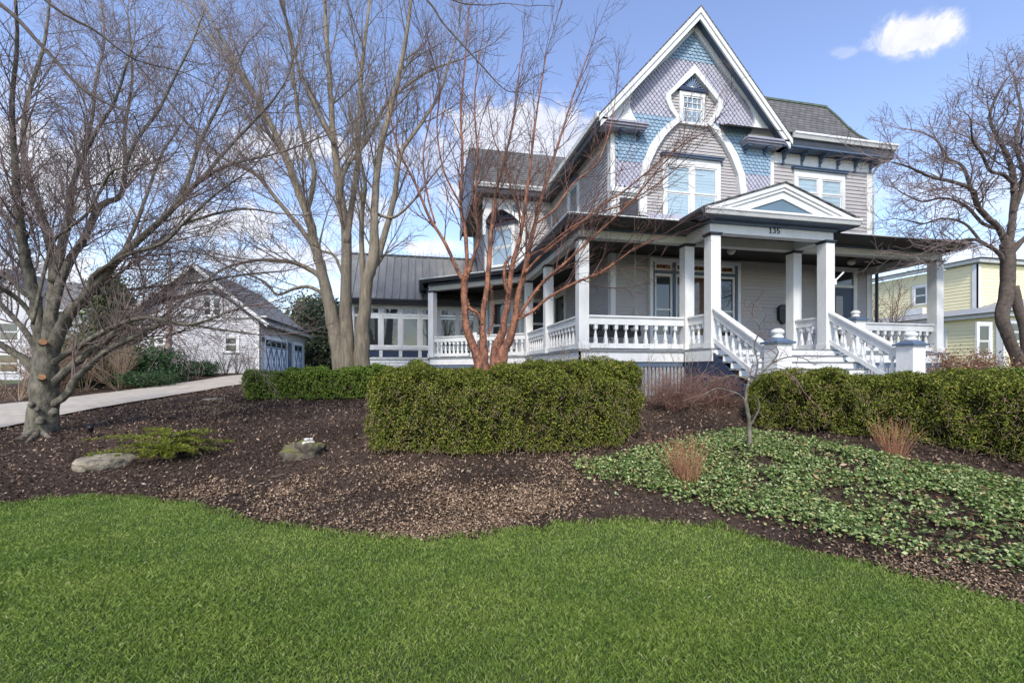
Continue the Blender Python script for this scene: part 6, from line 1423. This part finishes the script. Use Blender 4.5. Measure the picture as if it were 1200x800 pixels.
rock('pale broken stone lying on the lawn edge in front of the mulch', 492, 631, .045, .03, .02, 'stone', 7, 'flat_stone', 0, sub=3)
# landscape spotlight
p = at(107,511); e = empty('garden_spotlight', p); tag(e, 'small black garden spotlight on a stake right of the knobbly trunk', 'spotlight')
MB().tube([(p[0],p[1],p[2]-.05),(p[0],p[1],p[2]+.09)],[.012,.012],8).build('stake', M['black'], e)
MB().tube([(p[0]-.02,p[1]+.03,p[2]+.09),(p[0]+.0,p[1]-.02,p[2]+.15),(p[0]+.02,p[1]-.06,p[2]+.20)],[.03,.045,.055],12).build('lamp_head', M['black'], e, smooth=True)
M['white_lit'] = mat('lightened_white_paint', (.82,.83,.84), None, rough=.5)  # white lightened in its colour for garage doors the sun misses
# ================================================================== GARAGE
GU0, GU1, GV = -16.3, -9.5, 29.6; GB = gz(-9.5,29.6)-.3; GE = 3.25; GP = 6.15; gc = (GU0+GU1)/2
e = empty('garage', (gc, GV, GB)); tag(e, 'pale grey clapboard garage with blue cross braced doors at the end of the driveway', 'garage'); GA = e
fg = front(GV); fr_g = right(GU1)
wall(fg, [(GU0,GB),(GU1,GB),(GU1,GE),(gc,GP-.1),(GU0,GE)], M['clap_g'], e, .14)
wall(fr_g, [(GV,GB),(GV+10.6,GB),(GV+10.6,GE),(GV,GE)], M['clap_g'], e, .14)
mb = MB(); mb.box(fg, GU1-.22, GU1+.05, GB, GE, 0, .05); mb.box(fr_g, GV-.05, GV+.2, GB, GE, 0, .05); mb.box(fg, GU0, GU0+.22, GB, GE, 0, .05); mb.box(fr_g, GV+10.4, GV+10.6, GB, GE, 0, .05); mb.build('corner_board', M['white'], e)
mb = MB(); kk = (GP-GE)/(gc-GU0)
for s in (1,-1):
    w_ = (GU1-GU0)/2+.55
    mb.add([(gc,GV-.5,GP+.08),(gc+s*w_,GV-.5,GP-kk*w_+.08),(gc+s*w_,GV+11,GP-kk*w_+.08),(gc,GV+11,GP+.08),(gc,GV-.5,GP-.04),(gc+s*w_,GV-.5,GP-kk*w_-.04),(gc+s*w_,GV+11,GP-kk*w_-.04),(gc,GV+11,GP-.04)],[(0,1,2,3),(7,6,5,4),(0,4,5,1),(1,5,6,2)])
GR = mb.build('roof', M['roof_g'], e)
mb = MB()
for s in (1,-1):
    w_ = (GU1-GU0)/2+.57; mb.prism(front(GV-.52), [(gc,GP+.05),(gc+s*w_,GP+.05-kk*w_),(gc+s*w_,GP-.20-kk*w_),(gc,GP-.20)], 0, -.04)
mb.build('rake_board', M['white'], GR)
mb = MB(); gutter(mb, (GU1+.55,GV-.5),(GU1+.55,GV+11),GP-kk*3.95+.02,.14,.12); mb.w(GU1,GU1+.54,GV-.45,GV+10.9,GE-.09,GE-.05); mb.build('gutter', M['white'], e)
mb = MB(); mb.box(fg, GU0-.3, GU1+.4, GE-.12, GE+.02, 0, .10); mb.build('belt_moulding', M['white'], e)
wa, z1_ = uz(261,392,GV); wb, z0_ = uz(281,416,GV); window(fg, wa, wb, z0_+.2, z1_-.02, e, trim=.14, glass='glass', blind=None, cap=False)
wa, z1_ = uz(236,345,GV); wb, z0_ = uz(262,374,GV); window(fg, wa, wb, z0_, z1_, e, lights=2, trim=.14, glass='glass', blind=None)
wa, z1_ = uz(172,392,GV); wb, z0_ = uz(196,416,GV); window(fg, wa, wb, z0_+.2, z1_-.02, e, lights=2, trim=.14, glass='glass', blind=None, cap=False)
for (va, vb, pn_) in ((30.4,34.9,4),(37.0,39.3,2)):
    zt_ = 1.93; mb = MB(); mb.box(fr_g, va-.18, va, GB, zt_, 0, .10); mb.box(fr_g, vb, vb+.18, GB, zt_, 0, .10); mb.box(fr_g, va-.18, vb+.18, zt_+.001, zt_+.22, 0, .12); gd = mb.build('garage_door', M['white_lit'], e)
    MB().box(fr_g, va, vb, GB, zt_, .0, .05).build('door_panel', M['white_lit'], gd)
    br = MB(); gl = MB(); n_ = pn_; wq = (vb-va)/n_; zb_ = zt_-.52; z0g = GB+.15
    for i in range(n_):
        a_ = va+wq*i; gl.box(fr_g, a_+.08, a_+wq-.08, zb_+.08, zt_-.08, .05, .06)
        for (p_, q_) in (((a_+.04,z0g),(a_+wq-.04,zb_)),((a_+.04,zb_),(a_+wq-.04,z0g))): br.bar(fr_g.p(p_[0],p_[1],.075), fr_g.p(q_[0],q_[1],.075), .06, .03)
        br.box(fr_g, a_, a_+.06, z0g, zt_, .051, .075)
    br.box(fr_g, vb-.09, vb, z0g, zt_, .051, .09); br.box(fr_g, va+.09, vb-.09, zb_-.03, zb_+.05, .052, .088); br.box(fr_g, va+.09, vb-.09, zt_-.07, zt_-.001, .052, .088)
    br.build('brace', M['ray'], gd); gl.build('pane', M['glass'], gd)
mb = MB(); mb.box(fr_g, 35.5, 36.35, GB, 2.0, .03, .06); mb.build('side_panel', M['blue'], e)
mb = MB(); mb.box(fr_g, 29.85, 30.0, 1.72, 1.98, .05, .18); mb.build('wall_lantern', M['black'], e)
# fence behind garage
mb = MB(); a = 0; frf, Lf = line((-9.2,43.5),(0.5,43.5))
while a < Lf: mb.box(frf, a, a+.13, -.7, 1.3, 0, .03); a += .15
tag(mb.build('wooden_fence', mat('dark_fence_wood', (.05,.04,.035), (.03,.025,.02), 6, .9), None), 'dark wooden board fence behind the garage corner', 'fence')
# ================================================================== YELLOW HOUSE (right)
yu, yv = 30.8, 19.1; yb = gz(32,18)-.5; e = empty('yellow_house', (35,22,yb)); tag(e, 'yellow clapboard house with white trim beyond the right end of the porch', 'house')
ytop = 5.95
wall(left(yu), [(yv,yb),(27.5,yb),(27.5,ytop),(yv,ytop)], M['yellow'], e, .19); wall(front(yv), [(yu,yb),(46,yb),(46,ytop),(yu,ytop)], M['yellow'], e, .19)
mb = MB(); mb.box(left(yu), yv-.06, yv+.2, yb, ytop, 0, .06); mb.box(front(yv), yu-.06, yu+.2, yb, ytop, 0, .06); mb.box(left(yu), yv, 27.5, ytop+.08, ytop+.25, 0, .30); mb.box(front(yv), yu-.30, 46, ytop+.08, ytop+.25, 0, .302); mb.build('trim_board', M['white'], e)
mb = MB(); mb.add([(yu-.45,yv-.45,ytop+.28),(46,yv-.45,ytop+.28),(46,24,ytop+1.0),(yu+4,24,ytop+1.0),(yu-.45,28,ytop+.28)],[(0,1,2,3),(0,3,4)]); mb.build('roof', M['roof_b'], e)
ya, z1_ = vz(1089,332,yu); yb2, z0_ = vz(1082,356,yu); window(left(yu), ya, yb2+.6, z0_, z1_, e, trim=.14, glass='glass', blind=None, cap=False)
ya, z1_ = vz(1086,360,yu); MB().box(left(yu), ya, ya+1.0, z1_-.42, z1_-.02, .02, .35).build('air_conditioner', M['white_old'], e)
# one-storey front addition with hip roof
au, av = 29.4, 17.2; at_ = 2.75
wall(left(au), [(av,yb),(27,yb),(27,at_),(av,at_)], M['yellow'], e, .19); wall(front(av), [(au,yb),(46,yb),(46,at_),(au,at_)], M['yellow'], e, .19)
mb = MB(); mb.box(front(av), au-.05, au+.22, yb, at_, 0, .06); mb.box(left(au), av-.06, av+.2, yb, at_, 0, .06); mb.box(front(av), au-.3, 46, at_, at_+.22, 0, .32); mb.box(left(au), av, 27, at_, at_+.22, 0, .30); mb.build('trim_board', M['white'], e)
mb = MB(); mb.add([(au-.5,av-.5,at_+.22),(46,av-.5,at_+.22),(46,yv,at_+1.35),(yu+2.5,yv,at_+1.35),(yu,yv+1.0,at_+.75),(yu,27,at_+.75),(au-.5,27,at_+.22)],[(0,1,2,3),(0,3,4),(0,4,5,6)]); mb.build('porch_roof', M['roof_b'], e)
for (xa,xb,yt,yb_,nm) in ((1143,1161,377,418,'window'),(1176,1204,374,400,'window')):
    wa, z1_ = uz(xa,yt,av); wb, z0_ = uz(xb,yb_,av); window(front(av), wa, wb, max(z0_,yb+.2), z1_, e, trim=.16, glass='glass', blind=None, cap=False, name=nm)
ya, z1_ = vz(1110,383,au); yb2, _ = vz(1100,383,au); window(left(au), ya, yb2+.1, .6, z1_, e, trim=.14, glass='glass', blind=None, cap=False)
# pale blue house far right behind porch
e = empty('distant_house', (29,46,-.8)); tag(e, 'pale blue house with rosy roof half hidden behind the tall bare shrub', 'house')
hx0,_ = uz(1012,380,44); hx1,_ = uz(1062,380,44)
pb = mat('pale_blue_siding', (.50,.58,.68), (.45,.53,.63), 2, .7)
wall(front(44), [(hx0,-1.2),(hx1+2,-1.2),(hx1+2,5.4),(hx0,5.4)], pb, e, .25)
mb = MB(); mb.add([(hx0-.5,43.4,5.3),(hx1+2.5,43.4,5.3),(hx1+2.5,48,8.6),(hx0-.5,48,8.6)],[(0,1,2,3)]); mb.build('roof', mat('rosy_roof', (.35,.24,.23), (.30,.20,.19), 5, .9), e)
window(front(44), hx0+2.2, hx0+3.6, 1.6, 3.6, e, trim=.2, glass='glass', blind=None, cap=False)
# pale houses far left
def farhouse(label, x0, x1, v, eave, ridge, base, gx0, gx1, seed):
    e = empty('distant_house', ((x0+x1)/2, v, base)); tag(e, label, 'house')
    wall(front(v), [(x0,base),(x1,base),(x1,eave),(x0,eave)], M['clap_g'], e, .2); wall(right(x1), [(v,base),(v+8,base),(v+8,eave),(v,eave)], M['clap_g'], e, .2)
    mb = MB(); mb.add([(x0-.5,v-.5,eave),(x1+.5,v-.5,eave),(x1+.5,v+4,ridge),(x0-.5,v+4,ridge),(x1+.5,v+8.5,eave),(x0-.5,v+8.5,eave)],[(0,1,2,3),(3,2,4,5)]); mb.add([(x1,v,eave),(x1,v+8,eave),(x1,v+4,ridge-.3)],[(0,1,2)]); mb.build('roof', M['roof_g'], e)
    c = (gx0+gx1)/2; wall(front(v-1.6), [(gx0,base),(gx1,base),(gx1,eave),(c,ridge-.2),(gx0,eave)], M['clap_g'], e, .2); wall(right(gx1), [(v-1.6,base),(v,base),(v,eave),(v-1.6,eave)], M['clap_g'], e, .2)
    mb = MB(); 
    for s in (1,-1):
        hw_ = (gx1-gx0)/2+.4; kq = (ridge-.2-eave)/((gx1-gx0)/2); mb.add([(c,v-2.1,ridge),(c+s*hw_,v-2.1,ridge-kq*hw_),(c+s*hw_,v+3,ridge-kq*hw_),(c,v+3,ridge),(c,v-2.1,ridge-.2),(c+s*hw_,v-2.1,ridge-.2-kq*hw_)],[(0,1,2,3),(0,4,5,1)])
    mb.build('gable_roof', M['roof_g'], e)
    for zz in (.6, 3.2):
        window(front(v-1.6), c-.8, c+.8, base+zz+.8, base+zz+2.4, e, trim=.16, glass='glass', blind=None, cap=False)
    mb = MB(); mb.box(front(v), x0, x1, eave-.2, eave-.02, 0, .5); mb.build('gutter', M['white'], e)
    window(front(v), x0+3, x0+4.6, base+1.3, base+3, e, trim=.16, glass='glass', blind=None, cap=False); window(front(v), x0+6.5, x0+8.1, base+1.3, base+3, e, trim=.16, glass='glass', blind=None, cap=False)
hu0 = uz(-160,400,46)[0]; hu1 = uz(104,400,46)[0]
farhouse('pale grey house with white gable behind the knobbly tree at the left edge', hu0, hu1, 46, 5.2, 8.3, -1.6, hu1-7.0, hu1-2.2, 1)
# ================================================================== WORLD, LIGHT, CAMERA
SUN_EL = 44; SUN_AZ = -20     # azimuth: direction the light comes from, degrees to the right of straight behind the camera (world -Y)
az = radians(SUN_AZ); el = radians(SUN_EL)
sdir = np.array([sin(az)*cos(el), -cos(az)*cos(el), sin(el)])
L = bpy.data.lights.new('sun', 'SUN'); L.energy = 2.1; L.angle = radians(9); L.color = (1,.94,.84)
lo = bpy.data.objects.new('sun', L); col.objects.link(lo)
from mathutils import Vector
lo.rotation_euler = Vector(tuple(sdir)).to_track_quat('Z','Y').to_euler()
w = bpy.data.worlds.new('World'); sc.world = w; w.use_nodes = True; nt = w.node_tree; bg = nt.nodes['Background']
sky = nt.nodes.new('ShaderNodeTexSky'); sky.sky_type = 'NISHITA'; sky.sun_disc = False; sky.sun_elevation = el; sky.sun_rotation = atan2(sdir[0], sdir[1]); sky.air_density = 1.0; sky.dust_density = .6; sky.ozone_density = 1.2
tc = nt.nodes.new('ShaderNodeTexCoord')
hsv = nt.nodes.new('ShaderNodeHueSaturation'); hsv.inputs['Hue'].default_value = .511; hsv.inputs['Saturation'].default_value = 1.0; hsv.inputs['Value'].default_value = 1.08; nt.links.new(sky.outputs[0], hsv.inputs['Color'])
def wdir(px, py):
    X, Y, Zv = (px-CX)/F, 1.0, (HY-py)/F; u, v = c2w(X, Y); l = sqrt(u*u+v*v+Zv*Zv); return (u/l, v/l, Zv/l)
n1 = noise(nt, 5.0, 7, .62, tc.outputs['Generated'], .3); n2 = noise(nt, 22, 8, .68, tc.outputs['Generated'], .4)
def math_(op, a, b2=None, c=None):
    m = nt.nodes.new('ShaderNodeMath'); m.operation = op
    for i, x in enumerate((a,b2,c)):
        if x is None: continue
        if isinstance(x,(int,float)): m.inputs[i].default_value = x
        else: nt.links.new(x, m.inputs[i])
    return m.outputs[0]
nsum = math_('ADD', math_('MULTIPLY', math_('SUBTRACT', n1.outputs['Fac'], .5), 2.6), math_('MULTIPLY', math_('SUBTRACT', n2.outputs['Fac'], .5), 2.4))
mask = None
CL = [(1080,42,.052,.028,.97),(1045,54,.044,.024,.92),(1060,44,.05,.03,.95),(990,61,.025,.010,.5),(110,195,.20,.075,.95),(30,230,.16,.06,.9),(350,172,.17,.052,.9),(265,200,.16,.05,.75),(440,180,.14,.04,.7),(600,160,.16,.07,.9),(680,170,.12,.07,.9),(520,185,.12,.05,.7),(500,290,.15,.03,1),(250,262,.26,.06,.95),(330,305,.28,.05,.9),(60,330,.35,.08,.95),(420,250,.14,.05,.8),(560,230,.12,.05,.8),(20,110,.10,.03,.5),(1135,232,.12,.045,.7),(1160,300,.14,.03,.8)]
for (px,py,rx,rz_,op) in CL:
    d = np.array(wdir(px,py)); Rv = np.array(wdir(px+5,py))-d; Rv /= np.linalg.norm(Rv); Uv = np.array(wdir(px,py-5))-d; Uv -= Rv*np.dot(Uv,Rv); Uv /= np.linalg.norm(Uv)
    vm = nt.nodes.new('ShaderNodeVectorMath'); vm.operation = 'SUBTRACT'; nt.links.new(tc.outputs['Generated'], vm.inputs[0]); vm.inputs[1].default_value = tuple(d)
    comps = []
    for ax_, rr_ in ((Rv,rx),(Uv,rz_)):
        dp = nt.nodes.new('ShaderNodeVectorMath'); dp.operation = 'DOT_PRODUCT'; nt.links.new(vm.outputs[0], dp.inputs[0]); dp.inputs[1].default_value = tuple(ax_/rr_); comps.append(dp.outputs['Value'])
    cx_ = nt.nodes.new('ShaderNodeCombineXYZ'); nt.links.new(comps[0], cx_.inputs[0]); nt.links.new(comps[1], cx_.inputs[1])
    ln = nt.nodes.new('ShaderNodeVectorMath'); ln.operation = 'LENGTH'; nt.links.new(cx_.outputs[0], ln.inputs[0])
    q = math_('ADD', math_('SUBTRACT', 1.0, ln.outputs['Value']), math_('MULTIPLY', nsum, .75))
    q = math_('MULTIPLY', math_('MINIMUM', math_('MAXIMUM', math_('MULTIPLY', q, 1.7), 0.0), 1.0), op)
    mask = q if mask is None else math_('MAXIMUM', mask, q)
mask = math_('MULTIPLY', math_('MULTIPLY', mask, mask), .95)
# slight haze whitening near horizon
sx = nt.nodes.new('ShaderNodeSeparateXYZ'); nt.links.new(tc.outputs['Generated'], sx.inputs[0])
shade = nt.nodes.new('ShaderNodeMapRange'); nt.links.new(n2.outputs['Fac'], shade.inputs[0]); shade.inputs[1].default_value = .3; shade.inputs[2].default_value = .7; shade.inputs[3].default_value = 2.9; shade.inputs[4].default_value = 4.2
cb_ = nt.nodes.new('ShaderNodeCombineColor'); nt.links.new(shade.outputs[0], cb_.inputs[0]); nt.links.new(math_('MULTIPLY', shade.outputs[0], 1.0), cb_.inputs[1]); nt.links.new(math_('MULTIPLY', shade.outputs[0], 1.06), cb_.inputs[2])
SKYSC = 1.0
final = mixc(nt, mask, hsv.outputs[0], cb_.outputs[0])
nt.links.new(final, bg.inputs['Color']); bg.inputs['Strength'].default_value = .15
cam = bpy.data.cameras.new('camera'); co = bpy.data.objects.new('camera', cam); col.objects.link(co)
cam.sensor_width = 36; cam.lens = F/1200*36; cam.shift_y = (HY-400)/1200; cam.clip_end = 2000; cam.clip_start = .05
co.location = (0,0,0); co.rotation_euler = (radians(90), 0, -YAW); sc.camera = co
sc.view_settings.view_transform = 'Standard'; sc.view_settings.look = 'None'; sc.view_settings.gamma = 1; sc.view_settings.exposure = .92; sc.view_settings.use_curve_mapping = False
sc.render.resolution_x = 1024; sc.render.resolution_y = 682
sc.cycles.max_bounces = 6; sc.cycles.transparent_max_bounces = 8; sc.cycles.use_denoising = True
